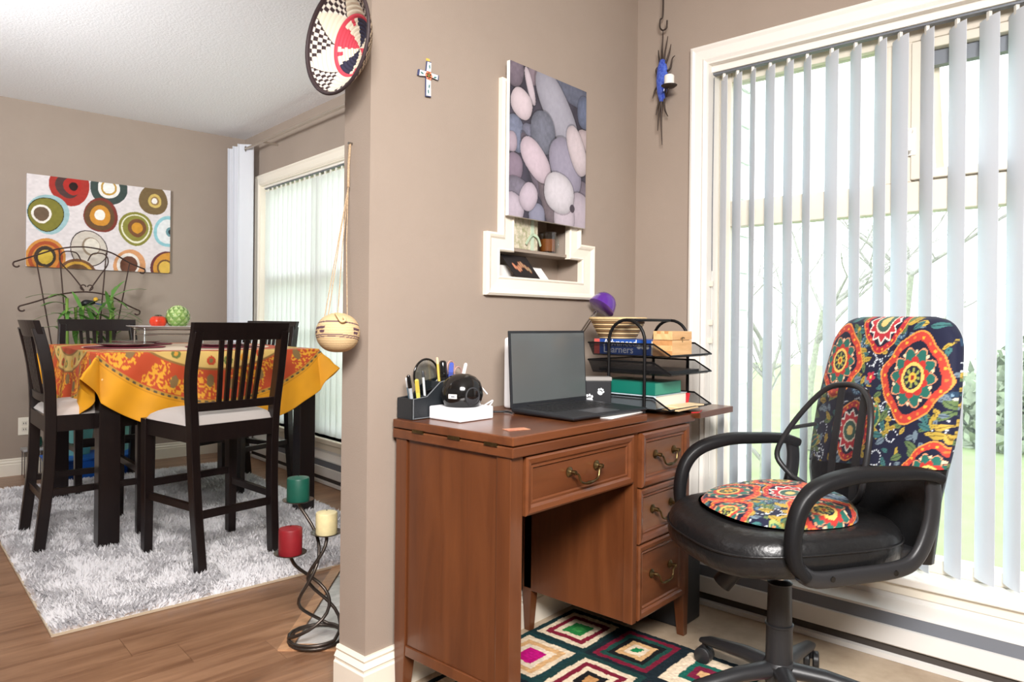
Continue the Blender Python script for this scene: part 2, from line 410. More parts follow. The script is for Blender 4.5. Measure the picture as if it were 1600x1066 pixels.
MB().box((fx0 + 0.03, oy0 + 0.05, 0.288), (fx0 + 0.036, 1.205, 1.425)).build('pane', M['glass'], win)
MB().box((fx0 + 0.03, 0.66, 1.525), (fx0 + 0.036, 1.205, 1.99)).build('pane', M['glass'], win)
for yy in (oy0 + 0.05,):
    mb = MB(); y0, y1 = -0.42, 0.575
    mb.box((fx0 - 0.012, y1 - 0.035, 1.53), (fx1, y1, 1.985)).box((fx0 - 0.012, y0, 1.53), (fx1, y0 + 0.035, 1.985)).box((fx0 - 0.012, y0 + 0.035, 1.53), (fx1, y1 - 0.035, 1.56)).box((fx0 - 0.012, y0 + 0.035, 1.955), (fx1, y1 - 0.035, 1.985))
    mb.build('sash_frame', M['vinyl'], win, bevel=0.003)
    Ms = Matrix.Translation((fx1, 0, 1.955)) @ Matrix.Rotation(math.radians(-16), 4, 'Y')
    sash = MB(); a0, a1 = y0 + 0.04, y1 - 0.04
    for a, b in (((0, a0, -0.41), (0.03, a0 + 0.025, 0)), ((0, a1 - 0.025, -0.41), (0.03, a1, 0)), ((0, a0, -0.41), (0.03, a1, -0.385)), ((0, a0, -0.025), (0.03, a1, 0))): sash.box(a, b, Ms)
    so = sash.build('awning_sash', M['vinyl'], win)
    MB().box((0.012, a0 + 0.02, -0.39), (0.018, a1 - 0.02, -0.02), Ms).build('pane', M['glass'], so)
    MB().box((fx0 + 0.02, a0, 1.905), (fx1 - 0.005, a1, 1.953)).build('screen_roll', M['heater_grey'], win)
hd = MB().box((fx0 - 0.016, 0.560, 1.61), (fx0 - 0.003, 0.585, 1.70)); hd.tube(bez([(fx0 - 0.016, 0.572, 1.69), (fx0 - 0.04, 0.572, 1.68), (fx0 - 0.042, 0.572, 1.62)], 5), 0.007)
hd.build('handle', M['white'], win, smooth=40)
# dining window
dwin = bpy.data.objects.new('window_2', None); COL.objects.link(dwin); struct(dwin); dwin['label'] = 'dining room window behind closed vertical blinds'
for nm, a, b in (('jamb', (0.08, DY1 - 0.05, DZ0), (0.14, DY1, DZ1)), ('jamb', (0.08, DY0, DZ0), (0.14, DY0 + 0.05, DZ1)), ('head_rail', (0.08, DY0, DZ1 - 0.05), (0.14, DY1, DZ1)), ('bottom_rail', (0.08, DY0, DZ0), (0.14, DY1, DZ0 + 0.05)), ('transom', (0.08, DY0, 1.30), (0.14, DY1, 1.38)), ('mullion', (0.08, -1.22, DZ0), (0.14, -1.14, DZ1))):
    ddbox(MB(), a, b).build(nm, M['vinyl'], dwin)
ddbox(MB(), (0.11, DY0, DZ0), (0.115, DY1, DZ1)).build('pane', M['glass'], dwin)
atD = lambda d, y, z: DW(-d, y, z)
struct(ddbox(ddbox(MB(), (-0.01, DY1 - 0.008, DZ0), (0.08, DY1 + 0.001, DZ1)), (-0.01, DY0, DZ1 - 0.008), (0.08, DY1 - 0.008, DZ1 + 0.001)).build('trim_6', M['cream_trim']))
struct(casing(MB(), atD, DY0, DY1, DZ0, DZ1, 0.075, 0).build('trim_3', M['cream_trim']))
struct(ddbox(MB(), (-0.03, DY0 - 0.08, DZ0 - 0.03), (0.08, DY1 + 0.075, DZ0)).build('window_sill_2', M['cream_trim'], bevel=0.004))
struct(ddbox(MB(), (-0.018, DY0 - 0.08, DZ0 - 0.07), (0.0, DY1 + 0.075, DZ0 - 0.03)).build('trim_4', M['cream_trim']))

# ------------------------------------------------------------------ outdoors
struct(MB().box((2.9, -14, -1.35), (40, 30, -1.2)).build('ground_lawn', M['lawn']))
sw = struct(MB().box((2.70, 1.36, -1.2), (3.13, 1.46, 2.75)).build('wall_outside', M['siding']))
bd = MB().add([(2.70, 1.36, 0), (3.155, 1.36, 0), (3.155, 1.36, 0.165), (2.70, 1.36, 0.165), (2.70, 1.338, 0.0), (3.155, 1.338, 0.0), (3.155, 1.352, 0.165), (2.70, 1.352, 0.165)], [(4, 5, 6, 7), (0, 1, 5, 4), (1, 2, 6, 5), (0, 3, 7, 4), (3, 2, 6, 7), (0, 1, 2, 3)]).mesh('siding_board', M['siding'])
for k in range(24):
    o = bpy.data.objects.new('siding_board', bd); COL.objects.link(o); o.parent = sw; o.location = (0, 0, -1.2 + k*0.165)

def bare_tree(label, x, y, h, seed, lean=0.0, group='bare trees in the garden'):
    r = random.Random(seed); t = thing('bare_tree', label, 'tree', (x, y, -1.2), r.random()*6, group)
    tr = MB(); br = MB(); ms = MB()
    def grow(p, d, L, rad, depth, mb):
        n = 4; pts = [p]; q = p
        for k in range(n):
            d = (d + Vector((r.uniform(-1, 1), r.uniform(-1, 1), r.uniform(-0.2, 0.7)))*0.16).normalized(); q = q + d*(L/n); pts.append(q)
        mb.tube(pts, [rad*(1 - 0.42*k/n) for k in range(n + 1)], 6 if depth < 2 else 4)
        if depth < 4:
            for k in range(4 if depth else 6):
                i = r.randint(1, n); ax = Vector((r.uniform(-1, 1), r.uniform(-1, 1), r.uniform(0.0, 0.7))).normalized()
                grow(pts[i], (d*0.55 + ax*0.8).normalized(), L*r.uniform(0.45, 0.7), rad*0.42, depth + 1, br)
    grow(Vector((0, 0, 0)), Vector((lean, 0, 1)).normalized(), h*0.42, h*0.014, 0, tr)
    tr.build('trunk', M['moss'], t, smooth=60); br.build('branches', M['bark'], t, smooth=60)
    return t
bare_tree('bare mossy tree nearest the window, right of the white siding', 8.6, 3.45, 5.0, 3)
bare_tree('thin bare tree seen left of the office chair back', 13.0, 4.4, 6.0, 8)
bare_tree('tall bare tree behind the left edge of the chair back', 17.5, 4.0, 8.0, 12)
bare_tree('bare tree standing right of the chair back near the lawn', 13.5, -0.6, 6.0, 21)
bare_tree('far bare tree at the right edge of the window', 20.0, -2.6, 8.0, 33)
def shrub(label, x, y, s, seed, n=1500):
    r = np.random.RandomState(seed); t = thing('shrub', label, 'shrub', (x, y, -1.2), 0, 'shrubs beyond the lawn')
    a = r.normal(size=(n, 3)); a /= np.linalg.norm(a, axis=1)[:, None]; a *= (0.55 + 0.45*r.rand(n, 1)); a[:, 2] = np.abs(a[:, 2])
    c = a*np.array([s, s, s*0.95]); mb = MB(); V = []; F = []
    for i in range(n):
        u = r.normal(size=3); u /= np.linalg.norm(u); v = np.cross(u, r.normal(size=3)); v /= np.linalg.norm(v); q = 0.09*s*(0.6 + r.rand())
        k = len(V); V += [tuple(c[i] - u*q), tuple(c[i] + v*q*0.5), tuple(c[i] + u*q), tuple(c[i] - v*q*0.5)]; F.append((k, k + 1, k + 2, k + 3))
    mb.add(V, F); mb.build('foliage', M['leafy'], t)
    st = MB()
    for k in range(7):
        st.tube([(0, 0, 0), (math.cos(k)*s*0.25, math.sin(k*1.7)*s*0.25, s*0.4), (math.cos(k)*s*0.5, math.sin(k*1.7)*s*0.5, s*0.75)], [0.03, 0.02, 0.008], 5)
    st.build('stems', M['bark'], t)
for i, (lb, x, y, s) in enumerate((('low pale green shrub left of the office chair back', 11.0, 5.9, 0.9), ('pale shrub just behind the office chair back', 16.5, 1.6, 1.6), ('broad pale shrub at the far end of the lawn', 21.0, 1.4, 2.2), ('rounded shrub right of the chair back behind the lawn', 16.8, -2.2, 1.5), ('pale shrub at the right window edge', 21.5, -5.6, 2.0), ('shrub close under the window at lower right', 6.3, 0.05, 0.5))):
    shrub(lb, x, y, s, i + 1)
# ------------------------------------------------------------------ heaters and blinds
def heater(label, at, y0, y1, depth, h=0.19):
    """at(d, y, z): d = distance from wall"""
    t = thing('baseboard_heater', label, 'heater', (0, 0, 0))
    def pro(name, pts, m):
        mb = MB(); mb.loft([[at(d, y0, z) for d, z in pts], [at(d, y1, z) for d, z in pts]]); return mb.build(name, m, t)
    D = depth
    pro('back_plate', [(0.002, 0.004), (0.012, 0.004), (0.012, h), (0.002, h)], M['heater'])
    pro('bottom_lip', [(0.012, 0.004), (D, 0.004), (D, 0.02), (D - 0.012, 0.024), (0.012, 0.024)], M['heater'])
    pro('lower_slot', [(0.012, 0.024), (D - 0.012, 0.024), (D - 0.014, 0.05), (0.012, 0.05)], M['heater_dark'])
    pro('front_panel', [(0.012, 0.05), (D - 0.004, 0.05), (D, 0.054), (D - 0.006, 0.106), (D - 0.016, 0.108), (0.012, 0.108)], M['heater'])
    pro('upper_slot', [(0.012, 0.108), (D - 0.014, 0.108), (D - 0.022, 0.146), (0.012, 0.146)], M['heater_grey'])
    pro('top_cover', [(0.012, 0.146), (D - 0.020, 0.145), (D - 0.022, 0.152), (0.02, h - 0.018), (0.012, h - 0.018)], M['heater'])
    return t
heater('white baseboard heater under the study window', atN, -0.85, 1.255, 0.115, 0.182)
heater('white baseboard heater under the dining room window', atD, -3.0, -0.35, 0.075, 0.20)

def blinds(label, at, ys, z0, z1, ang, wd, name='vertical_blinds', sm='slat'):
    t = thing(name, label, 'blinds', (0, 0, 0))
    a = at(0, ys[0] + 0.06, 0); b = at(0, ys[-1] - 0.08, 0)
    hr = MB(); hr.bar(a + Vector((0, 0, z1 + 0.022)), b + Vector((0, 0, z1 + 0.022)), 0.045, 0.026); hr.build('head_rail', M['white'], t)
    tr = MB(); tr.bar(a + Vector((0, 0, z1 + 0.006)), b + Vector((0, 0, z1 + 0.006)), 0.026, 0.008); tr.build('track', M['heater_grey'], t)
    mb = MB(); n = 5; prof = []
    for k in range(n + 1):
        s = (k/n - 0.5)*wd; prof.append((s, 0.006*(1 - (2*k/n - 1)**2)))
    r1 = [Vector((s, c, z0)) for s, c in prof] + [Vector((s, c - 0.0012, z0)) for s, c in prof[::-1]]
    r2 = [Vector((v.x, v.y, z1 - 0.016)) for v in r1]
    mb.loft([r1, r2]); me = mb.mesh('slat', M[sm], 50)
    cl = MB().box((-0.006, -0.004, z1 - 0.026), (0.006, 0.006, z1 + 0.004)).mesh('clip', M['white'])
    for i, y in enumerate(ys):
        p = at(0, y, 0)
        o = bpy.data.objects.new('slat', me); COL.objects.link(o); o.parent = t; o.location = p
        o.rotation_euler = (0, 0, ang + 0.09*math.sin(i*2.3))
        c = bpy.data.objects.new('clip', cl); COL.objects.link(c); c.parent = o
    return t
atB = lambda d, y, z: Vector((2.597, y, z))
ys = [1.214, 1.16, 1.10, 1.034, 0.966, 0.90, 0.816, 0.738, 0.66, 0.60, 0.522, 0.438, 0.354, 0.285, 0.21, 0.13, 0.05, -0.03, -0.11, -0.19, -0.27, -0.35, -0.43, -0.51, -0.59, -0.67, -0.75]
vb = blinds('white vertical blinds half open across the study window', atB, ys, 0.262, 2.012, math.radians(40), 0.089)
ch = MB(); ch.tube([(2.575, 1.245, 2.0), (2.573, 1.246, 1.5), (2.575, 1.246, 1.25)], 0.0018, 5); ch.build('wand', M['heater_grey'], vb)
for z in (1.20, 1.05, 0.98):
    MB().cbox((2.572, 1.247, z), (0.012, 0.018, 0.022)).build('cord_weight', M['vinyl'], vb, bevel=0.003)
MB().tube([(2.575, 1.246, 1.25), (2.572, 1.247, 0.45)], 0.0012, 5).build('cord', M['white'], vb)
atDB = lambda d, y, z: DW(0.035, y, z)
blinds('white vertical blinds closed over the dining room window', atDB, [-0.38 - 0.076*k for k in range(31)], DZ0 + 0.01, DZ1 - 0.03, -DT + PI/2 + math.radians(9), 0.089, sm='slat_closed')

# ------------------------------------------------------------------ curtain on its rod
M['curtain'] = translucent_mat('white_curtain_cloth', (232, 234, 240), 0.25, 0.8)
M['rod'] = mat('brushed_rod', (190, 178, 165), 0.35, 0.7)
M['nickel'] = mat('nickel', (170, 165, 160), 0.25, 1.0)
rod = thing('curtain_rod', 'slim metal curtain rod above the dining room window', 'curtain rod', (0, 0, 0))
MB().tube([DW(-0.115, -0.03, 2.325), DW(-0.115, -3.1, 2.325)], 0.010, 10).build('pole', M['rod'], rod, smooth=40)
for y in (-0.62, -2.9): MB().bar(DW(0, y, 2.32), DW(-0.115, y, 2.32), 0.012, 0.012).build('bracket', M['rod'], rod)
cur = thing('curtain', 'white eyelet curtain drawn to the corner beside the dining room window', 'curtain', (0, 0, 0))
nu = 70
def cfn(u, v):
    y = -0.03 - 0.30*u; ph = u*2*PI*3.0; amp = 0.042*(0.85 + 0.25*v)
    sp = 1.0 + 0.14*(1 - v)
    return DW(-0.115 + amp*1.15*math.cos(ph), -0.03 + (y + 0.03)*sp + 0.012*math.sin(ph*2), 0.03 + 2.33*v)
MB().grid(cfn, nu, 24).build('cloth', M['curtain'], cur, smooth=80)
for k in range(6):
    u = (k + 0.5)/6; p = DW(-0.115, -0.03 - 0.30*u, 2.325); side = DXV.to_3d()
    tang = Vector((DYV.x, DYV.y, 0)); ring = []
    for j in range(18):
        a = 2*PI*j/18; ring.append(p + side*(0.019*math.cos(a)*0.6) + Vector((0, 0, 0.019*math.sin(a))) + tang*(0.019*math.cos(a)*0.8*(1 if k % 2 else -1)))
    MB().tube(ring, 0.004, 6, True).build('eyelet', M['nickel'], cur, smooth=60)

# ------------------------------------------------------------------ dining table, cloth
M['espresso'] = mat('espresso_wood', (30, 20, 19), 0.28, rgb2=(20, 13, 13), vscale=5, stretch=(12, 12, 1), spec=0.5)
TX0, TX1, TY0, TY1, TZ = -1.46, -0.425, -2.115, -0.90, 0.885
tcx, tcy = (TX0 + TX1)/2, (TY0 + TY1)/2
tb = thing('dining_table', 'dark espresso counter-height dining table under the orange cloth', 'table', DW(tcx, tcy, 0), -DT)
hx, hy = (TX1 - TX0)/2, (TY1 - TY0)/2
MB().box((-hx, -hy, TZ - 0.028), (hx, hy, TZ)).build('tabletop', M['espresso'], tb, bevel=0.004)
ap = MB()
ap.box((-hx + 0.06, -hy + 0.03, TZ - 0.12), (hx - 0.06, -hy + 0.05, TZ - 0.028)).box((-hx + 0.06, hy - 0.05, TZ - 0.12), (hx - 0.06, hy - 0.03, TZ - 0.028))
ap.box((-hx + 0.03, -hy + 0.05, TZ - 0.12), (-hx + 0.05, hy - 0.05, TZ - 0.028)).box((hx - 0.05, -hy + 0.05, TZ - 0.12), (hx - 0.03, hy - 0.05, TZ - 0.028))
ap.build('apron', M['espresso'], tb)
for sx in (-1, 1):
    for sy in (-1, 1):
        x = sx*(hx - 0.048); y = sy*(hy - 0.048)
        MB().box((x - 0.043, y - 0.043, 0.012), (x + 0.043, y + 0.043, TZ - 0.028)).build('leg', M['espresso'], tb, bevel=0.003)
# round printed cloth: polar grid, draped over the edge
M['cloth'] = attr_mat('printed_cotton_cloth', 0.62, 0.1, 900, spec=0.35, coat=0.12)
nr, na = 200, 900
RA, RB = hx + 0.395, hy + 0.395
rr = np.linspace(0, 1, nr)[:, None]; th = np.linspace(0, 2*PI, na)[None, :]
cx = RA*rr*np.cos(th); cy = RB*rr*np.sin(th)
qx = np.clip(cx, -hx, hx); qy = np.clip(cy, -hy, hy)
ox = cx - qx; oy = cy - qy; d = np.hypot(ox, oy); nx = np.where(d > 1e-6, ox/np.maximum(d, 1e-6), 0); ny = np.where(d > 1e-6, oy/np.maximum(d, 1e-6), 0)
corner = np.minimum(np.abs(nx), np.abs(ny))*2*0.7
fold = np.sin(th*26 + 1.2)*0.010 + np.sin(th*11)*0.012
flare = 0.006 + d*(0.10 + 0.70*corner**1.5) + fold*np.clip(d/0.25, 0, 1)
px = qx + nx*np.where(d > 0, flare, 0); py = qy + ny*np.where(d > 0, flare, 0)
drop = np.maximum(d - 0.004, 0)*np.sqrt(np.maximum(1 - (0.10 + 0.70*corner**1.5)**2, 0.2))
pz = TZ + 0.003 - drop - 0.003*np.clip(d/0.01, 0, 1)
V = np.stack([px, py, pz], -1).reshape(-1, 3)
m_ = np.hypot(cx, cy)                               # metric radius on the flat cloth
edge = (1 - rr)*((RA + RB)/2) + 0*th                # distance to the hem
rs = np.random.RandomState(4)
def vnoise(X, Y, sc, seed):
    r = np.random.RandomState(seed); g = r.rand(64, 64); x = X*sc % 63; y = Y*sc % 63; i = x.astype(int); j = y.astype(int); fx = x - i; fy = y - j
    fx = fx*fx*(3 - 2*fx); fy = fy*fy*(3 - 2*fy)
    return (g[i, j]*(1 - fx) + g[(i + 1) % 64, j]*fx)*(1 - fy) + (g[i, (j + 1) % 64]*(1 - fx) + g[(i + 1) % 64, (j + 1) % 64]*fx)*fy
cols = np.zeros((nr, na, 3)); 
L = lambda *c: np.array(lin(*c))
arc = th*0.9
cols[:] = L(238, 218, 192)  # glare on the tabletop painted in as a pale cloth centre
def paint(mask, c): cols[mask] = L(*c)
YEL = (236, 164, 30); ORG = (198, 78, 42); CRM = (222, 186, 108)
E_ = np.broadcast_to(edge, cols.shape[:2]); TH = np.broadcast_to(th, cols.shape[:2])
paint(E_ < 0.475, ORG)
paint(E_ < 0.375, CRM)
paint((E_ < 0.383) & (E_ > 0.373), (150, 110, 60))
for k in range(46):                                  # fruit roundels of the cream band
    t0 = 2*PI*k/46; dd = np.hypot((TH - t0)*0.62, E_ - 0.33)
    paint((dd < 0.022) & (E_ < 0.37), [(232, 150, 40), (190, 70, 40), (110, 120, 60)][k % 3])
    paint((dd < 0.010), [(240, 190, 80), (120, 110, 60), (225, 160, 60)][k % 3])
paint((E_ < 0.295) & (E_ > 0.285), (150, 110, 60))
paint(E_ < 0.287, ORG)
n1 = vnoise(arc*RA + 20, E_ + 5, 110.0, 1); n2 = vnoise(arc*RA + 9, E_ + 3, 11, 2)
paint((E_ < 0.28) & (E_ > 0.155) & (n1 > 0.52) & (n2 > 0.46), (238, 170, 50))
for k in range(26):
    t0 = 2*PI*(k + 0.3*math.sin(k*5))/26; dd = np.hypot((TH - t0)*0.75, (E_ - 0.225 - 0.03*math.sin(k*3))*0.7)
    paint(dd < 0.020, (140, 112, 70))
paint(E_ < 0.15, (198, 150, 60))
paint((E_ < 0.147) & (E_ > 0.138) & (np.sin(TH*150) > 0), (90, 80, 60))
paint(E_ < 0.135, YEL)
paint((E_ < 0.13) & (E_ > 0.126), (205, 140, 30))
cols *= (0.94 + 0.12*vnoise(cx + 3, cy + 3, 20, 7))[..., None]
tc_ = painted('tablecloth', V, grid_faces(na, nr), cols.reshape(-1, 3), M['cloth'])
tc_.location = DW(tcx, tcy, 0); tc_.rotation_euler = (0, 0, -DT)
tag(tc_, 'round yellow and orange printed cloth draped over the dining table', 'tablecloth')
so = tc_.modifiers.new('solid', 'SOLIDIFY'); so.thickness = 0.0012; so.offset = 1

# ------------------------------------------------------------------ counter chairs
M['seatpad'] = mat('pale_grey_seat_cloth', (206, 198, 192), 0.85, bump=0.1, bscale=300)
def counter_chair(label, x, y, rot, wfb=0.40, wt=0.43, ws=0.40):
    t = thing('counter_chair', label, 'chair', DW(x, y, 0.012), -DT + rot, 'counter chairs round the dining table')
    W = M['espresso']
    for s in (-1, 1):
        MB().bar((s*0.195, 0.19, 0), (s*0.195, 0.19, 0.60), 0.036, 0.036, 0.044, 0.044).build('leg', W, t, bevel=0.003)
        st = MB(); pts = bez([(s*wfb/2, -0.215, 0), (s*(ws*0.5 + wfb*0.5)/2, -0.182, 0.32), (s*ws/2, -0.175, 0.60), (s*(ws + wt)/4, -0.187, 0.80), (s*(wt/2 - 0.02), -0.225, 0.985)], 6)
        st.sweep(pts, 0.036, 0.044, up=(0, 1, 0)); st.build('back_leg', W, t, bevel=0.003)
    ap = MB(); ap.box((-0.18, 0.175, 0.53), (0.18, 0.20, 0.60)); ap.build('seat_rail', W, t)
    MB().box((-ws/2 + 0.01, -0.195, 0.53), (ws/2 - 0.01, -0.165, 0.60)).build('seat_rail', W, t)
    for s in (-1, 1): MB().bar((s*0.195, 0.18, 0.565), (s*ws/2, -0.175, 0.565), 0.024, 0.07).build('seat_rail', W, t)
    def pad(u, v):
        a = (2*u - 1); b = (2*v - 1); f = max(0.0, (1 - abs(a)**4)*(1 - abs(b)**4))
        return (a*(0.208 - 0.008*(1 - v)), -0.185 + 0.385*v + 0.0, 0.598 + 0.052*f**0.45)
    MB().grid(pad, 22, 22).build('seat_pad', M['seatpad'], t, smooth=70)
    MB().box((-0.195, -0.178, 0.585), (0.195, 0.195, 0.600)).build('seat_board', W, t)
    # stretchers
    zb = 0.235; yb = lambda z: -0.215 + (0.033)*(z/0.32)
    MB().bar((-0.19, 0.19, 0.315), (0.19, 0.19, 0.315), 0.02, 0.03).build('stretcher', W, t)
    MB().bar((-wfb/2, yb(0.25), 0.235), (wfb/2, yb(0.25), 0.235), 0.02, 0.03).build('stretcher', W, t)
    for s in (-1, 1): MB().bar((s*0.195, 0.19, 0.265), (s*(wfb + 0.3*(ws - wfb))/2, yb(0.26), 0.265), 0.02, 0.028).build('stretcher', W, t)
    # back
    def rail(z0, z1, y0, y1, w0, w1, th_, nm, curve):
        mb = MB(); n = 10; rings = []
        for k in range(n + 1):
            s = 2*k/n - 1; c = -curve*(1 - s*s)
            rings.append([Vector((s*w0, y0 + c - th_/2, z0)), Vector((s*w0, y0 + c + th_/2, z0)), Vector((s*w1, y1 + c + th_/2, z1)), Vector((s*w1, y1 + c - th_/2, z1))])
        return mb.loft(rings).build(nm, W, t, bevel=0.002)
    rail(0.945, 1.018, -0.212, -0.232, wt/2, wt/2 + 0.004, 0.024, 'top_rail', 0.02)
    rail(0.655, 0.69, -0.178, -0.18, ws/2 - 0.01, ws/2 - 0.01, 0.02, 'lower_rail', 0.01)
    for k in range(6):
        q = (k - 2.5)/2.5; x0 = q*0.080; x1 = q*0.094
        MB().bar((x0, -0.188 + 0.0*q*q, 0.685), (x1, -0.232 + 0.0*q*q, 0.95), 0.018, 0.012).build('slat', W, t)
    return t
counter_chair('dark slat-back counter chair in front of the table with its back to the viewer', -1.085, -2.455, math.radians(9.5), 0.33, 0.43, 0.37)
counter_chair('dark counter chair at the left side of the table, seen side-on', -1.445, -1.795, -PI/2, 0.40, 0.42, 0.40)
counter_chair('dark counter chair on the window side of the table', -0.49, -1.27, PI/2 + math.radians(20))
counter_chair('dark counter chair behind the table below the wall trellis', -1.13, -0.765, PI + math.radians(2))

# ------------------------------------------------------------------ shag rug
M['shag'] = mat('white_shag_pile', (236, 234, 236), 0.95, var=0.06, vscale=25, sheen=0.3)
M['rug_edge'] = mat('rug_binding', (214, 196, 170), 0.9)
RX0, RX1, RY0, RY1 = -1.76, -0.33, -2.93, -0.525
rug = thing('shag_rug', 'white shag rug under the dining table', 'rug', DW(RX0, RY0, 0), -DT)
rw, rl = RX1 - RX0, RY1 - RY0
MB().box((0, 0, 0.001), (rw, rl, 0.008)).build('backing', M['rug_edge'], rug)
rs = np.random.RandomState(11); N = 110000
bx = rs.rand(N)*(rw - 0.012) + 0.006; by = rs.rand(N)*(rl - 0.012) + 0.006
cl = vnoise(bx + 2, by + 2, 9, 3)*2*PI*1.2 + rs.normal(size=N)*1.0
lean = 0.45 + 0.6*rs.rand(N); Ln = 0.030 + 0.016*rs.rand(N); wb = 0.0035 + 0.002*rs.rand(N)
edgeb = np.minimum(np.minimum(bx, rw - bx), np.minimum(by, rl - by)); Ln *= 0.55 + 0.45*np.clip(edgeb/0.05, 0, 1)
dx_, dy_ = np.cos(cl), np.sin(cl); sx_, sy_ = -dy_, dx_
zz = np.full(N, 0.006)
P0 = np.stack([bx - sx_*wb, by - sy_*wb, zz], 1); P1 = np.stack([bx + sx_*wb, by + sy_*wb, zz], 1)
h1 = Ln*0.55; mid = np.stack([bx + dx_*h1*np.sin(lean*0.6), by + dy_*h1*np.sin(lean*0.6), zz + h1*np.cos(lean*0.6)], 1)
P2 = mid.copy(); P2[:, 0] += sx_*wb*0.9; P2[:, 1] += sy_*wb*0.9; P3 = mid.copy(); P3[:, 0] -= sx_*wb*0.9; P3[:, 1] -= sy_*wb*0.9
tip = mid + np.stack([dx_*Ln*0.5*np.sin(lean), dy_*Ln*0.5*np.sin(lean), Ln*0.45*np.cos(lean)], 1)
tip[:, 0] = np.clip(tip[:, 0], -0.015, rw + 0.015); tip[:, 1] = np.clip(tip[:, 1], -0.015, rl + 0.015)
V = np.stack([P0, P1, P2, P3, tip], 1).reshape(-1, 3); b5 = np.arange(N)*5
me = bpy.data.meshes.new('pile'); me.vertices.add(len(V)); me.vertices.foreach_set('co', V.astype(np.float32).ravel())
loops = np.concatenate([np.stack([b5, b5 + 1, b5 + 2, b5 + 3], 1), np.stack([b5 + 3, b5 + 2, b5 + 4, b5*0 - 1], 1)], 1)
lv = np.stack([b5, b5 + 1, b5 + 2, b5 + 3, b5 + 3, b5 + 2, b5 + 4], 1).ravel()
me.loops.add(len(lv)); me.loops.foreach_set('vertex_index', lv.astype(np.int32))
st = np.stack([np.arange(N)*7, np.arange(N)*7 + 4], 1).ravel(); me.polygons.add(2*N); me.polygons.foreach_set('loop_start', st.astype(np.int32))
me.update(calc_edges=True); me.validate(); me.materials.append(M['shag'])
MB().box((0.008, 0.008, 0.008), (rw - 0.008, rl - 0.008, 0.0095)).build('weft', M['shag'], rug)
pile = bpy.data.objects.new('pile', me); COL.objects.link(pile); pile.parent = rug; pile['kind'] = 'stuff'
# ------------------------------------------------------------------ sewing-cabinet desk
M['walnut'] = wood_mat('walnut_veneer', (84, 44, 22), (108, 61, 32), (7, 7, 0.6), 0.33, coat=0.25, bump=0.02)
M['walnut_x'] = wood_mat('walnut_veneer_along', (86, 46, 24), (112, 64, 36), (0.7, 7, 7), 0.30, coat=0.3, bump=0.02)
M['walnut_pale'] = wood_mat('pale_drawer_front', (98, 62, 40), (124, 82, 55), (0.9, 9, 9), 0.38, coat=0.15, bump=0.02)  # paler veneer tone of the upper two pedestal drawers
M['brass'] = mat('antique_brass', (122, 102, 68), 0.35, 1.0, var=0.3, vscale=60)
M['dark_in'] = mat('dark_cabinet_inside', (52, 34, 26), 0.7)
DX0, DX1, DY0_, DY1_ = 1.278, 2.185, 1.13, 1.56
desk = thing('desk', 'walnut sewing-cabinet desk against the wall with brass drawer pulls', 'desk', (DX0, DY0_, 0.003))
dw, dd_ = DX1 - DX0, DY1_ - DY0_
def dbox(nm, a, b, m, bevel=0.002, par=None): return MB().box(a, b).build(nm, m, par or desk, bevel=bevel)
dbox('top_leaf', (-0.006, -0.012, 0.716), (dw + 0.012, dd_ + 0.008, 0.742), M['walnut_x'], 0.003)
uf = dbox('folded_leaf', (-0.006, -0.012, 0.745), (0.610, dd_ + 0.008, 0.768), M['walnut_x'], 0.003)
wl = MB().box((dw + 0.016, -0.028, 0.724), (dw + 0.275, dd_ - 0.012, 0.746)).build('side_leaf', M['walnut_x'], desk, bevel=0.003)
for y in (0.06, 0.19, 0.33):
    MB().box((-0.009, y - 0.022, 0.739), (0.0, y + 0.022, 0.748)).build('hinge', M['brass'], desk)
# left end: posts, panel, lower rail
for y0, nm in ((0.0, 'leg'), (dd_ - 0.046, 'leg')):
    mb = MB(); R = lambda x0, x1, a, b, z: [Vector((x0, a, z)), Vector((x1, a, z)), Vector((x1, b, z)), Vector((x0, b, z))]
    f = 1 if y0 == 0.0 else -1; ya, yb2 = y0, y0 + 0.046
    mb.loft([R(0.006, 0.034, ya if f > 0 else ya + 0.014, yb2 - (0.014 if f > 0 else 0), 0.0), R(0, 0.046, ya, yb2, 0.15), R(0, 0.046, ya, yb2, 0.716)])
    mb.build('leg', M['walnut'], desk, bevel=0.002)
dbox('side_panel', (0.006, 0.046, 0.146), (0.022, dd_ - 0.046, 0.716), M['walnut'])
dbox('side_rail', (0.001, 0.046, 0.118), (0.026, dd_ - 0.046, 0.146), M['walnut'])
# knee hole apron and back rail
dbox('apron', (0.046, 0.018, 0.566), (0.555, 0.034, 0.716), M['dark_in'])
dbox('back_rail', (0.046, dd_ - 0.03, 0.50), (0.56, dd_ - 0.012, 0.716), M['walnut'])
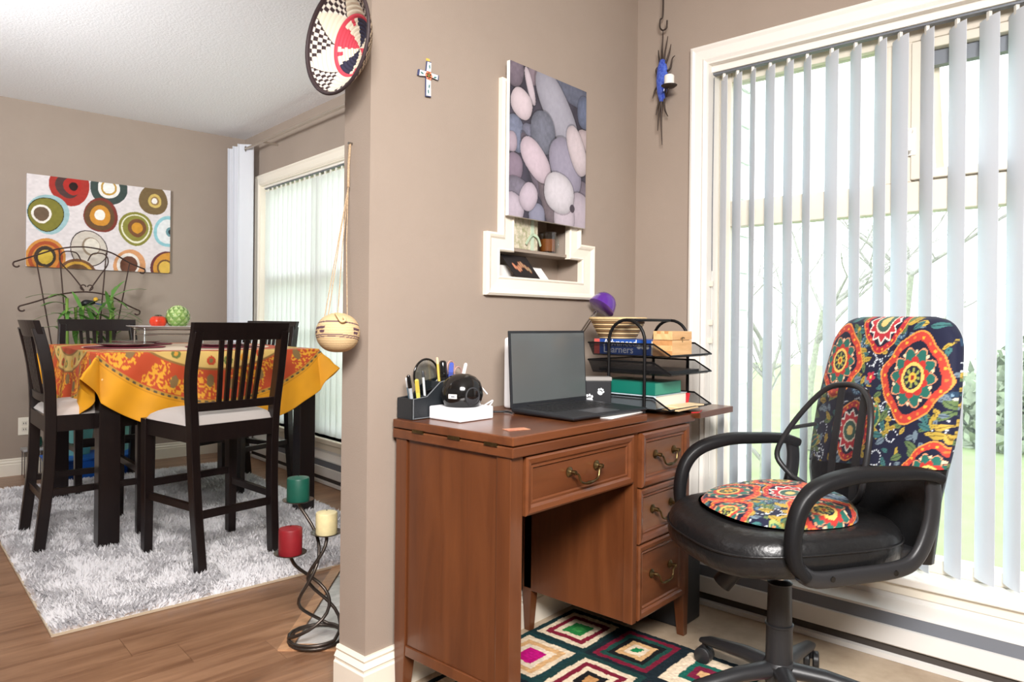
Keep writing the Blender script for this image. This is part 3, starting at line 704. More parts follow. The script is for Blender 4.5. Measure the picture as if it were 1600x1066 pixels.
# pedestal
PX0 = 0.552
dbox('pedestal_side', (PX0, 0.006, 0.142), (PX0 + 0.018, dd_ - 0.006, 0.716), M['walnut'])
dbox('pedestal_side', (dw - 0.024, 0.02, 0.142), (dw - 0.006, dd_ - 0.04, 0.716), M['walnut'])
dbox('pedestal_back', (PX0 + 0.018, dd_ - 0.022, 0.142), (dw - 0.024, dd_ - 0.008, 0.716), M['walnut'])
dbox('pedestal_bottom', (PX0 + 0.018, 0.02, 0.142), (dw - 0.024, dd_ - 0.022, 0.156), M['dark_in'])
dbox('pedestal_carcass', (PX0 + 0.018, 0.03, 0.156), (dw - 0.024, dd_ - 0.03, 0.712), M['dark_in'])
dbox('stile', (PX0 - 0.002, -0.002, 0.142), (PX0 + 0.022, 0.03, 0.716), M['walnut'])
for x0, y0 in ((dw - 0.036, 0.0), (dw - 0.036, dd_ - 0.04), (PX0, dd_ - 0.04)):
    mb = MB(); mb.loft([R(x0 + 0.010, x0 + 0.034, y0 + (0.002 if y0 == 0 else 0.014), y0 + 0.028 + (0 if y0 == 0 else 0.01), 0.0), R(x0, x0 + 0.036, y0, y0 + 0.04, 0.15), R(x0, x0 + 0.036, y0, y0 + 0.04, 0.716)])
    mb.build('leg', M['walnut'], desk, bevel=0.002)
def drawer(x0, x1, z0, z1, proud, m, pull_w):
    dr = MB()
    O = [(x0, z0), (x1, z0), (x1, z1), (x0, z1)]
    rings = []
    for k, y in ((0, 0.03), (0, -proud), (0.006, -proud - 0.004), (0.018, -proud - 0.002), (0.024, -proud + 0.004), (0.030, -proud + 0.003), (0.034, -proud + 0.009)):
        rings.append([Vector((x0 + k, y, z0 + k)), Vector((x1 - k, y, z0 + k)), Vector((x1 - k, y, z1 - k)), Vector((x0 + k, y, z1 - k))])
    d = dr.loft(rings).build('drawer', M['walnut_x'], desk)
    k = 0.034; MB().box((x0 + k, -proud + 0.0075, z0 + k), (x1 - k, -proud + 0.012, z1 - k)).build('drawer_panel', m, d)
    cx_ = (x0 + x1)/2; cz = (z0 + z1)/2 + 0.008; yf = -proud + 0.0075; hw = pull_w/2
    pl = MB()
    for s in (-1, 1):
        Mx = Matrix.Translation((cx_ + s*hw, yf, cz)) @ Matrix.Rotation(PI/2, 4, 'X')
        pl.lathe([(0.0, 0.0), (0.013, 0.0), (0.014, 0.003), (0.009, 0.006), (0.005, 0.010), (0.0065, 0.018), (0.006, 0.024), (0.0, 0.026)], 14, M=Mx)
    pts = bez([(cx_ - hw, yf - 0.020, cz), (cx_ - hw + 0.014, yf - 0.022, cz - 0.008), (cx_ - hw + 0.022, yf - 0.024, cz - 0.026), (cx_ - 0.02, yf - 0.024, cz - 0.034), (cx_, yf - 0.024, cz - 0.035), (cx_ + 0.02, yf - 0.024, cz - 0.034), (cx_ + hw - 0.022, yf - 0.024, cz - 0.026), (cx_ + hw - 0.014, yf - 0.022, cz - 0.008), (cx_ + hw, yf - 0.020, cz)], 5)
    n = len(pts); pl.tube(pts, [0.0032 + 0.0022*math.exp(-((i/(n - 1) - 0.5)/0.08)**2) for i in range(n)], 8)
    pl.build('pull', M['brass'], d, smooth=50)
drawer(0.052, PX0 - 0.004, 0.566, 0.712, 0.004, M['walnut_x'], 0.125)
drawer(PX0 + 0.026, dw - 0.036, 0.548, 0.712, 0.014, M['walnut_pale'], 0.115)
drawer(PX0 + 0.026, dw - 0.036, 0.376, 0.543, 0.006, M['walnut_pale'], 0.115)
drawer(PX0 + 0.026, dw - 0.036, 0.146, 0.371, 0.005, M['walnut_x'], 0.115)

# ------------------------------------------------------------------ laptop
ZT = 0.7715
M['laptop'] = mat('dark_laptop_shell', (44, 46, 50), 0.45, 0.3)
M['screen'] = mat('dark_screen', (88, 92, 92), 0.18, spec=0.6)
M['keys'] = mat('laptop_keys', (26, 27, 29), 0.5)
M['pad_'] = mat('touchpad', (72, 74, 78), 0.35)
lap = thing('laptop', 'open dark grey laptop on the desk with its screen off', 'laptop', (1.765, 1.388, ZT), math.radians(-3))
W_, D_ = 0.358, 0.235
MB().loft([[Vector((-W_/2 + 0.006, -D_ + 0.006, 0.002)), Vector((W_/2 - 0.006, -D_ + 0.006, 0.002)), Vector((W_/2 - 0.006, 0, 0.002)), Vector((-W_/2 + 0.006, 0, 0.002))], [Vector((-W_/2, -D_, 0.007)), Vector((W_/2, -D_, 0.007)), Vector((W_/2, 0.006, 0.009)), Vector((-W_/2, 0.006, 0.009))], [Vector((-W_/2, -D_, 0.013)), Vector((W_/2, -D_, 0.013)), Vector((W_/2, 0.006, 0.018)), Vector((-W_/2, 0.006, 0.018))]]).build('base', M['laptop'], lap, bevel=0.002)
kb = None; km = {}
zk = lambda y: 0.0165 + 0.005*(y/ D_)*0.9 + 0.0012
rows = [(14, 0.0215, -0.030, 0.010), (14, 0.0215, -0.048, 0.015), (14, 0.0215, -0.066, 0.015), (13, 0.0215, -0.084, 0.015), (12, 0.0215, -0.102, 0.015)]
for n_, p_, y_, hgt in rows:
    for i in range(n_):
        x_ = (i - (n_ - 1)/2)*p_*(14/n_)
        kw = p_*(14/n_)*0.86
        key = round(kw, 4), hgt
        if key not in km: km[key] = MB().box((-kw/2, -hgt/2, -0.0006), (kw/2, hgt/2, 0.0010)).mesh('key', M['keys'])
        o = bpy.data.objects.new('key', km[key]); COL.objects.link(o); o.parent = lap; o.location = (x_, y_, zk(y_))
MB().box((-0.14, -0.128, zk(-0.12) - 0.0006), (0.14, -0.113, zk(-0.12) + 0.0008)).build('space_bar_row', M['keys'], lap)
MB().box((-0.055, -0.218, 0.0128), (0.055, -0.146, 0.0150)).build('touchpad', M['pad_'], lap)
Ml = Matrix.Translation((0, 0.004, 0.016)) @ Matrix.Rotation(math.radians(-3.5), 4, 'X')
sh = 0.232
MB().box((-W_/2, 0, 0), (W_/2, 0.007, sh), Ml).build('lid', M['laptop'], lap, bevel=0.002)
MB().box((-W_/2 + 0.006, -0.0012, 0.014), (W_/2 - 0.006, 0.0, sh - 0.008), Ml).build('screen', M['screen'], lap)
hb = MB(); hb.tube([(-0.11, 0.004, 0.017), (0.11, 0.004, 0.017)], 0.006, 10); hb.build('hinge', M['keys'], lap)
M['paper'] = mat('white_paper', (238, 236, 232), 0.8)
pp = MB().box((-0.10, -0.07, 0), (0.10, 0.07, 0.0012)).build('paper_sheet', M['paper'], loc=(1.80, 1.205, ZT + 0.0003), rot=(0, 0, 0.1))
tag(pp, 'white paper sheet sticking out under the laptop', 'paper')
M['plastic_white'] = mat('white_plastic', (236, 236, 238), 0.4)
md = thing('router', 'upright white router box behind the laptop', 'router', (1.705, 1.495, ZT), 0.1)
MB().box((-0.035, -0.02, 0), (0.035, 0.02, 0.225)).build('body', M['plastic_white'], md, bevel=0.01, seg=3)
MB().box((-0.02, -0.0215, 0.03), (-0.012, -0.02, 0.033)).build('indicator', M['heater_grey'], md)
cb = MB(); cb.tube(bez([(1.60, 1.515, ZT + 0.05), (1.57, 1.52, ZT + 0.075), (1.555, 1.515, ZT + 0.04), (1.575, 1.50, ZT + 0.006), (1.61, 1.50, ZT + 0.03), (1.57, 1.495, ZT + 0.02), (1.53, 1.49, ZT + 0.006)], 7), 0.0028, 7)
tag(cb.build('white_cable', M['plastic_white'], smooth=60), 'white cable coiled beside the router on the desk', 'cable')
ad = thing('power_adapter', 'black power adapter between the white block and the laptop', 'adapter', (1.505, 1.475, ZT), -0.5)
MB().box((-0.03, -0.018, 0), (0.03, 0.018, 0.026)).build('brick', M['keys'], ad, bevel=0.004)
cbm = MB(); cbm.tube(bez([(0.03, 0, 0.010), (0.06, 0.012, 0.004), (0.10, 0.0, 0.004), (0.105, -0.03, 0.004)], 6), 0.003, 6); cbm.build('cord', M['keys'], ad, smooth=60)

# ------------------------------------------------------------------ white block with black dome, note
wb_ = thing('foam_block', 'white foam block on the desk carrying the black dome', 'block', (1.412, 1.437, ZT), 0.0)
mb = MB(); mb.box((-0.066, -0.063, 0), (0.066, 0.063, 0.036)); mb.build('block', mat('white_foam', (240, 240, 244), 0.8, bump=0.1, bscale=300), wb_, bevel=0.004)
M['gloss_black'] = mat('gloss_black_plastic', (20, 19, 19), 0.12, spec=0.6)
dm = thing('dome_speaker', 'glossy black dome gadget with a round lens on the white block', 'gadget', (1.412, 1.435, ZT + 0.0365), math.radians(-130)); dm.scale = (1.12, 1.12, 1.2)
MB().lathe([(0.0, 0.0), (0.044, 0.0), (0.0455, 0.006), (0.050, 0.012), (0.0535, 0.026), (0.052, 0.040), (0.046, 0.056), (0.034, 0.068), (0.018, 0.0745), (0, 0.076)], 40).build('shell', M['gloss_black'], dm, smooth=60)
Mc = Matrix.Rotation(math.radians(27), 4, 'Z') @ Matrix.Translation((0.0505, 0, 0.026)) @ Matrix.Rotation(math.radians(90 - 6), 4, 'Y')
MB().lathe([(0.0, -0.006), (0.021, -0.006), (0.021, 0.0012), (0.018, 0.002), (0.0165, 0.0), (0, 0.001)], 28, M=Mc).build('lens', mat('matte_black_plastic', (44, 44, 47), 0.5), dm, smooth=40)
Md = Matrix.Rotation(math.radians(-30), 4, 'Z') @ Matrix.Translation((0.0535, 0, 0.026))
MB().box((-0.004, -0.011, -0.005), (0.0008, 0.011, 0.005), Md).build('sticker', M['paper'], dm)
Me = Matrix.Rotation(math.radians(-30), 4, 'Z') @ Matrix.Translation((0.0537, 0, 0.026))
MB().box((0, -0.004, -0.002), (0.0008, 0.006, 0.001), Me).build('sticker_print', M['heater_grey'], dm)
pn = MB().box((-0.032, -0.017, 0), (0.032, 0.017, 0.0008)).build('photo_card', mat('photo_card_print', (214, 170, 130), 0.4, rgb2=(190, 90, 80), vscale=60), loc=(1.372, 1.195, ZT), rot=(0, 0, math.radians(-20)))
tag(pn, 'small colourful photo card lying on the desk front', 'card')

# ------------------------------------------------------------------ organizer with pens
M['leather'] = mat('dark_grey_leatherette', (34, 38, 42), 0.5, bump=0.1, bscale=250)
M['stitch'] = mat('grey_edge_seam', (120, 124, 128), 0.6)
og = thing('desk_organizer', 'dark grey leatherette desk organizer full of pens', 'organizer', (1.305, 1.40, ZT), 0)
def wall(nm, poly, y0, y1): return MB().loft([[Vector((x, y0, z)) for x, z in poly], [Vector((x, y1, z)) for x, z in poly]]).build(nm, M['leather'], og, bevel=0.002)
side = [(0, 0), (0.20, 0), (0.20, 0.115), (0.10, 0.10), (0.05, 0.062), (0, 0.058)]
og.location = (1.290, 1.502, ZT); 
wall('side_panel', side, 0.0, 0.006); wall('side_panel', side, 0.064, 0.07)
MB().box((0, 0.006, 0), (0.006, 0.064, 0.058)).build('front_panel', M['leather'], og); MB().box((0.194, 0.006, 0), (0.20, 0.064, 0.115)).build('back_panel', M['leather'], og)
MB().box((0.006, 0.006, 0), (0.194, 0.064, 0.005)).build('bottom', M['leather'], og)
MB().box((0.055, 0.006, 0.005), (0.060, 0.064, 0.062)).build('divider', M['leather'], og); MB().box((0.11, 0.006, 0.005), (0.115, 0.064, 0.10)).build('divider', M['leather'], og)
sm = MB(); sm.tube([(0.0, -0.0008, 0.002), (0.0, -0.0008, 0.058), (0.05, -0.0008, 0.062), (0.10, -0.0008, 0.10), (0.20, -0.0008, 0.115)], 0.0012, 5); sm.tube([(0.004, -0.0008, 0.003), (0.2, -0.0008, 0.003)], 0.0012, 5); sm.build('edge_seam', M['stitch'], og)
def stick(nm, label, cat, p, q, r, m, m2=None, capf=0.25, sq=False, grp='pens in the desk organizer'):
    p = Vector(p) + Vector(og.location); q = Vector(q) + Vector(og.location)
    t = thing(nm, label, cat, tuple(p), 0, grp); v = (q - p)*1.2
    e = v*(1 - capf)
    b = MB(); b.tube([(0, 0, 0), tuple(e*0.5), tuple(e)], r, 4 if sq else 10); b.build('barrel', m, t, smooth=None if sq else 50)
    c = MB(); c.tube([tuple(e), tuple(v*0.97), tuple(v)], [r*1.08, r*1.02, r*0.6], 4 if sq else 10); c.build('cap', m2 or m, t, smooth=None if sq else 50)
pc = lambda *c: mat('pen_plastic_%d_%d_%d' % c, c, 0.35)
stick('marker_pen', 'black capped silver marker leaning out at the left end of the organizer', 'pen', (0.02, 0.02, 0.006), (-0.005, 0.012, 0.105), 0.0055, pc(170, 176, 180), M['gloss_black'], 0.3)
stick('pen', 'blue-grey pen beside the black capped marker', 'pen', (0.028, 0.035, 0.006), (0.012, 0.04, 0.097), 0.004, pc(100, 130, 150), pc(210, 214, 218))
stick('highlighter', 'yellow-green highlighter in the front of the organizer', 'highlighter', (0.042, 0.018, 0.006), (0.026, 0.014, 0.094), 0.0075, pc(196, 190, 90), pc(190, 170, 70), 0.35, True)
stick('pen', 'thin clear pen in the middle of the organizer', 'pen', (0.075, 0.03, 0.006), (0.062, 0.03, 0.112), 0.0038, pc(200, 205, 205), pc(60, 62, 64), 0.15)
stick('pencil', 'sharpened yellow pencil beside the black marker', 'pencil', (0.135, 0.03, 0.006), (0.118, 0.03, 0.142), 0.0038, pc(225, 190, 90), pc(232, 205, 160), 0.12)
stick('marker_pen', 'thick black marker right of the round magnifier', 'pen', (0.145, 0.022, 0.006), (0.128, 0.018, 0.134), 0.0105, pc(24, 24, 25), M['gloss_black'], 0.3)
stick('glue_stick', 'blue square tube above the black dome', 'tube', (0.158, 0.03, 0.006), (0.167, 0.026, 0.128), 0.009, pc(44, 60, 140), pc(60, 80, 170), 0.2, True)
stick('pen', 'pink and white pen at the right of the organizer', 'pen', (0.178, 0.02, 0.006), (0.206, 0.01, 0.126), 0.0055, pc(206, 110, 160), pc(236, 226, 224), 0.35)
mg = thing('magnifier', 'round framed magnifier standing in the organizer', 'magnifier', tuple(Vector(og.location) + Vector((0.085, 0.048, 0.1))), 0)
ring = [(0.046*math.cos(2*PI*k/32) + 0.004, 0, 0.018 + 0.046*math.sin(2*PI*k/32)) for k in range(32)]
MB().tube(ring, 0.0032, 8, True).build('rim', M['gloss_black'], mg, smooth=60)
MB().lathe([(0.0, -0.001), (0.044, -0.001), (0.044, 0.001), (0, 0.001)], 32, M=Matrix.Translation((0.004, 0, 0.018)) @ Matrix.Rotation(PI/2, 4, 'X')).build('lens', glass_mat('lens_glass', (235, 240, 240), 0.12), mg)
MB().tube([(0.004, 0, -0.03), (0.004, 0, -0.093)], 0.005, 8).build('handle', M['gloss_black'], mg)
sc_ = thing('scissors', 'scissors with pinkish ring handles at the right end of the organizer', 'scissors', tuple(Vector(og.location) + Vector((0.175, 0.045, 0.006))), 0)
M['rose'] = mat('rose_plastic', (176, 140, 132), 0.4)
for cx_, cz_, s in ((0.012, 0.130, 1), (0.036, 0.112, -1)):
    rg = [(cx_ + 0.015*math.cos(2*PI*k/20), 0.0 + 0.003*s, cz_ + 0.019*math.sin(2*PI*k/20)) for k in range(20)]
    MB().tube(rg, 0.0026, 7, True).build('ring_handle', M['rose'], sc_, smooth=60)
    MB().bar((cx_, 0.003*s, cz_ - 0.019), (0.008, 0.002*s, 0.002), 0.009, 0.002, 0.004, 0.002).build('blade', M['nickel'], sc_)

# ------------------------------------------------------------------ desk tray set
M['mesh_black'] = mat('black_wire_mesh', (34, 34, 36), 0.5, 0.4, alpha=0.38)
tr = thing('desk_tray', 'three-tier black wire desk tray with arched supports', 'tray', (2.045, 1.105, 0.7495))
TW, TD = 0.285, 0.345
def tier(z, dxo=0.0, low=0.05):
    mb = MB(); x0, x1, y0, y1 = 0.0 + dxo, TW + dxo, 0.0, TD; h = 0.042
    i = 0.012
    mb.add([(x0 + i, y0 + 0.03, z), (x1 - i, y0 + 0.03, z), (x1 - i, y1 - i, z), (x0 + i, y1 - i, z)], [(0, 1, 2, 3)])
    prof = [(y0 + 0.03, 0.004), (y0 + 0.085, h), (y1, h)]
    for xa, xb in ((x0 + i, x0), (x1 - i, x1)):
        mb.add([(xa, y0 + 0.03, z), (xa, y1 - i, z), (xb, y1, z + h), (xb, y0 + 0.085, z + h), (xb, y0 + 0.025, z + 0.006)], [(0, 1, 2, 3, 4)])
    mb.add([(x0 + i, y1 - i, z), (x1 - i, y1 - i, z), (x1, y1, z + h), (x0, y1, z + h)], [(0, 1, 2, 3)])
    s = mb.build('tray', M['mesh_black'], tr)
    md_ = s.modifiers.new('solid', 'SOLIDIFY'); md_.thickness = 0.0012
    rm = MB(); path = [(x0, y1, z + h), (x0, y0 + 0.085, z + h), (x0, y0 + 0.022, z + 0.006), (x1, y0 + 0.022, z + 0.006), (x1, y0 + 0.085, z + h), (x1, y1, z + h)]
    rm.tube(path, 0.0032, 6, True); rm.build('rim', M['black_metal'], s)
    for k in range(7):
        yy = y0 + 0.04 + k*(TD - 0.06)/6
        MB().tube([(x0 + i, yy, z + 0.001), (x1 - i, yy, z + 0.001)], 0.001, 4).build('wire', M['black_metal'], s)
tier(0.010, 0.0); tier(0.125, 0.0); tier(0.185, 0.0)
for xo in (-0.006, TW + 0.006):
    a = [(xo, 0.115, 0.0), (xo, 0.115, 0.20)] + [(xo, 0.185 - 0.07*math.cos(PI*k/14), 0.235 + 0.072*math.sin(PI*k/14)) for k in range(0, 15)] + [(xo, 0.255, 0.20), (xo, 0.255, 0.0)]
    MB().tube(a, 0.0055, 10).build('arch', M['black_metal'], tr, smooth=60)
MB().tube([(-0.006, 0.185, 0.307), (TW + 0.006, 0.185, 0.307)], 0.005, 10).build('handle_bar', M['black_metal'], tr, smooth=60)
TL = Vector(tr.location)
# dictionary
M['blue_cover'] = mat('blue_book_cover', (36, 84, 168), 0.35, rgb2=(28, 66, 140), vscale=12)
M['pages'] = mat('book_pages', (236, 230, 216), 0.8)
M['red_cover'] = mat('red_book_cover', (206, 90, 84), 0.4)
M['lettering'] = mat('white_lettering', (240, 242, 246), 0.5)
def book(nm, label, loc, sx, sy, sz, m, spine_left=True, grp=None):
    t = thing(nm, label, 'book', loc, 0, grp); c = 0.0022
    mb = MB(); mb.box((0, 0, 0), (sx, sy, c)).box((0, 0, sz - c), (sx, sy, sz)).box((0, 0, c), (c, sy, sz - c)); mb.build('cover', m, t, bevel=0.0008)
    MB().box((c, 0.003, c), (sx - 0.003, sy - 0.003, sz - c)).build('pages', M['pages'], t); return t
dct = book('dictionary', 'blue learners dictionary lying in the top desk tray', (TL.x + 0.014, TL.y + 0.103, TL.z + 0.1885), 0.150, 0.226, 0.052, M['blue_cover'])
MB().box((-0.0008, 0.204, 0.0), (0.0, 0.2265, 0.052)).build('spine_band', M['red_cover'], dct)
def text(body, size, M4, parent, m, nm='lettering', ext=0.0003, align='LEFT', shear=0.0):
    cu = bpy.data.curves.new(nm, 'FONT'); cu.body = body; cu.size = size; cu.extrude = ext; cu.align_x = align; cu.shear = shear
    tmp = bpy.data.objects.new(nm, cu); COL.objects.link(tmp); bpy.context.view_layer.update()
    me = bpy.data.meshes.new_from_object(tmp.evaluated_get(bpy.context.evaluated_depsgraph_get())); bpy.data.objects.remove(tmp); bpy.data.curves.remove(cu)
    me.materials.clear(); me.materials.append(m)
    o = bpy.data.objects.new(nm, me); COL.objects.link(o); o.parent = parent
    o.matrix_local = M4; return o
def face_mat(origin, right, up):
    r = Vector(right).normalized(); u = Vector(up).normalized(); n = r.cross(u)
    return Matrix(((r.x, u.x, n.x, origin[0]), (r.y, u.y, n.y, origin[1]), (r.z, u.z, n.z, origin[2]), (0, 0, 0, 1)))
text('Advanced', 0.034, face_mat((-0.0008, 0.188, 0.029), (0, -1, 0), (0, 0, 1)), dct, M['lettering'])
text('Learners', 0.034, face_mat((-0.0008, 0.188, 0.006), (0, -1, 0), (0, 0, 1)), dct, M['lettering'])
em = MB(); 
for k in range(3): em.lathe([(0.006, 0), (0.0075, 0), (0.0075, 0.0008), (0.006, 0.0008)], 16, M=Matrix.Translation((-0.0006, 0.046 - k*0.016, 0.028)) @ Matrix.Rotation(-PI/2, 4, 'Y'))
em.build('emblem', M['lettering'], dct)
# wooden box
M['pine'] = wood_mat('pale_pine', (210, 160, 104), (238, 196, 142), (1.5, 14, 14), 0.5)
M['pine_dark'] = wood_mat('pine_end_grain', (186, 130, 76), (206, 152, 98), (3, 20, 20), 0.55)
wbx = thing('wooden_box', 'small pale pine box with finger joints in the top desk tray', 'box', (TL.x + 0.024, TL.y + 0.0315, TL.z + 0.1885))
MB().box((0, 0, 0), (0.135, 0.070, 0.052)).build('body', M['pine'], wbx, bevel=0.001)
MB().box((0, 0, 0.0535), (0.135, 0.070, 0.082)).build('lid', M['pine'], wbx, bevel=0.001)
for z0, z1 in ((0.0, 0.018), (0.036, 0.052)):
    MB().box((-0.0006, -0.0006, z0), (0.0, 0.0705, z1)).build('finger_joint', M['pine_dark'], wbx)
for y in (0.014, 0.042): MB().box((-0.0006, y, 0.074), (0.010, y + 0.014, 0.0826)).build('finger_joint', M['pine_dark'], wbx)
lt = MB(); lt.tube(bez([(0.055, -0.002, 0.058), (0.066, -0.003, 0.062), (0.08, -0.002, 0.060)], 5), 0.0014, 6); lt.tube([(0.066, -0.002, 0.063), (0.066, -0.002, 0.046)], 0.0012, 6); lt.build('latch', M['brass'], wbx)
# woven basket bowl on the dictionary
M['straw'] = mat('tan_straw', (214, 186, 138), 0.8, var=0.2, vscale=40)
M['straw_dark'] = mat('brown_straw', (128, 96, 60), 0.8)
bk = thing('straw_basket', 'tan striped straw basket resting on the dictionary', 'basket', (2.150, 1.397, TL.z + 0.1885 + 0.0525))
for k in range(9):
    z = 0.004 + k*0.0075; r = 0.062 + 0.032*(k/8)**0.9
    rg = [(r*math.cos(2*PI*j/36), r*math.sin(2*PI*j/36), z) for j in range(36)]
    MB().tube(rg, 0.0042, 7, True).build('coil', M['straw'] if k % 2 == 0 else M['straw_dark'], bk, smooth=60)
MB().lathe([(0, 0), (0.06, 0), (0.06, 0.004), (0, 0.004)], 30).build('base', M['straw'], bk)
rg = [(0.098*math.cos(2*PI*j/36), 0.098*math.sin(2*PI*j/36), 0.070) for j in range(36)]
MB().tube(rg, 0.0055, 8, True).build('rim', M['straw'], bk, smooth=60)
# bottom tray contents
M['teal_cover'] = mat('teal_book_cover', (20, 110, 94), 0.4)
book('hardback_book', 'white-edged hardback at the bottom of the lowest desk tray', (TL.x + 0.016, TL.y + 0.085, TL.z + 0.0125), 0.215, 0.245, 0.044, mat('pale_blue_cover', (196, 212, 220), 0.5), grp='books in the desk tray')
gbk = book('hardback_book', 'green hardback lying on the white-edged book in the lowest tray', (TL.x + 0.016, TL.y + 0.088, TL.z + 0.0575), 0.175, 0.235, 0.042, M['teal_cover'], grp='books in the desk tray')
MB().box((0.0022, 0.0, 0.0022), (0.175, 0.0026, 0.0398)).build('spine', mat('pale_teal_spine', (64, 150, 124), 0.4), gbk)
for i, (a, b, r_, c, lb) in enumerate(((0.10, 0.032, 0.05, (226, 196, 150), 'tan envelope at the front of the lowest desk tray'), (0.15, 0.046, -0.12, (240, 214, 172), 'cream envelope beside the tan one in the lowest desk tray'))):
    o = MB().box((-0.075, -0.03, 0), (0.075, 0.03, 0.004)).build('envelope', mat('envelope_paper_%d' % i, c, 0.8), loc=(TL.x + a, TL.y + b + 0.008, TL.z + 0.0125 + i*0.0045), rot=(0, 0, r_)); tag(o, lb, 'envelope')
rf = MB().box((0, 0, 0), (0.004, 0.07, 0.040)).build('red_folder', mat('red_card', (196, 40, 48), 0.5), loc=(TL.x + 0.237, TL.y + 0.085, TL.z + 0.0135), rot=(0.0, 0.35, 0.0)); tag(rf, 'red card tucked beside the books in the lowest desk tray', 'folder')
cp = MB().box((0, 0, 0), (0.22, 0.27, 0.010)).build('tablet_folio', mat('black_folio', (26, 26, 28), 0.4), loc=(TL.x + 0.03, TL.y + 0.05, TL.z + 0.1285)); tag(cp, 'flat black folio in the middle desk tray', 'folio')
rbn = MB(); rbn.tube(bez([(TL.x + 0.10, TL.y + 0.0, TL.z + 0.003), (TL.x + 0.13, TL.y - 0.012, TL.z + 0.003), (TL.x + 0.17, TL.y + 0.0, TL.z + 0.003), (TL.x + 0.20, TL.y + 0.012, TL.z + 0.003)], 5), 0.002, 5, ry=0.0008)
tag(rbn.build('ribbon', mat('red_ribbon', (190, 36, 44), 0.6)), 'thin red ribbon trailing from the lowest desk tray', 'ribbon')
# paw print box
M['black_card'] = mat('black_card', (24, 24, 28), 0.45)
pb = thing('paw_print_box', 'black box with white paw prints behind the laptop', 'box', (1.975, 1.402, 0.7455), math.radians(-44))
MB().box((-0.07, -0.03, 0), (0.075, 0.01, 0.105)).build('body', M['black_card'], pb, bevel=0.002)
MB().box((-0.072, -0.032, 0.105), (0.077, 0.012, 0.118)).build('lid', mat('grey_lid', (150, 146, 142), 0.5), pb, bevel=0.002)
def paw(x, z, s, rot):
    mb = MB(); Mx = Matrix.Translation((x, -0.0302, z)) @ Matrix.Rotation(PI/2, 4, 'X') @ Matrix.Rotation(rot, 4, 'Z')
    mb.lathe([(0, 0), (0.010*s, 0), (0.010*s, 0.0008), (0, 0.0008)], 16, c=(0, -0.004*s, 0), M=Mx, sx=1.15, sy=0.85)
    for a, b in ((-0.011, 0.006), (-0.004, 0.012), (0.004, 0.012), (0.011, 0.006)): mb.lathe([(0, 0), (0.0036*s, 0), (0.0036*s, 0.0008), (0, 0.0008)], 12, c=(a*s, b*s, 0), M=Mx, sy=1.35)
    mb.build('paw_print', M['lettering'], pb)
paw(0.0, 0.045, 1.0, 0.2); paw(0.038, 0.068, 0.8, -0.5); paw(-0.028, 0.02, 0.9, 0.5); paw(0.03, 0.012, 0.9, 0.1)
# purple lamp
M['purple'] = mat('purple_plastic', (84, 34, 140), 0.12, spec=0.7, coat=0.5)
lm = thing('desk_lamp', 'small desk lamp with a purple shade behind the laptop', 'lamp', (2.05, 1.515, 0.7455))
MB().lathe([(0, 0), (0.045, 0), (0.045, 0.008), (0.03, 0.014), (0, 0.016)], 28).build('base', M['plastic_white'], lm, smooth=40)
ar = MB(); ar.tube([(0, 0, 0.014), (-0.005, 0.0, 0.20), (0.02, -0.005, 0.255)], 0.005, 8); ar.build('lower_arm', M['nickel'], lm, smooth=60)
ar = MB()
for s in (-0.006, 0.006): ar.tube([(0.02, -0.005 + s, 0.25), (0.122, -0.008 + s, 0.342)], 0.0028, 7)
ar.build('upper_arm', M['nickel'], lm, smooth=60)
Mh = Matrix.Translation((0.158, -0.012, 0.364)) @ Matrix.Rotation(math.radians(38), 4, 'Y') @ Matrix.Rotation(math.radians(12), 4, 'X')
MB().lathe([(0.048, -0.012), (0.052, -0.010), (0.049, 0.008), (0.042, 0.028), (0.030, 0.042), (0.012, 0.050), (0, 0.051)], 32, M=Mh).build('shade', M['purple'], lm, smooth=60)
MB().lathe([(0, -0.002), (0.012, -0.002), (0.014, 0.01), (0, 0.02)], 16, M=Mh).build('bulb', M['plastic_white'], lm, smooth=60)
# black tower under the window side of the desk
tw = thing('computer_tower', 'black upright case on the floor right of the desk pedestal', 'computer', (2.205, 1.165, 0.003))
MB().loft([[Vector((x, y, z)) for x, y in ((0.012, 0), (0.135, 0), (0.15, 0.02), (0.15, 0.33), (0, 0.33), (0, 0.012))] for z in (0.0, 0.42)]).build('case', mat('black_case', (40, 41, 44), 0.5), tw, bevel=0.006)
MB().box((0.03, -0.0012, 0.25), (0.11, 0.0, 0.36)).build('front_plate', M['gloss_black'], tw)
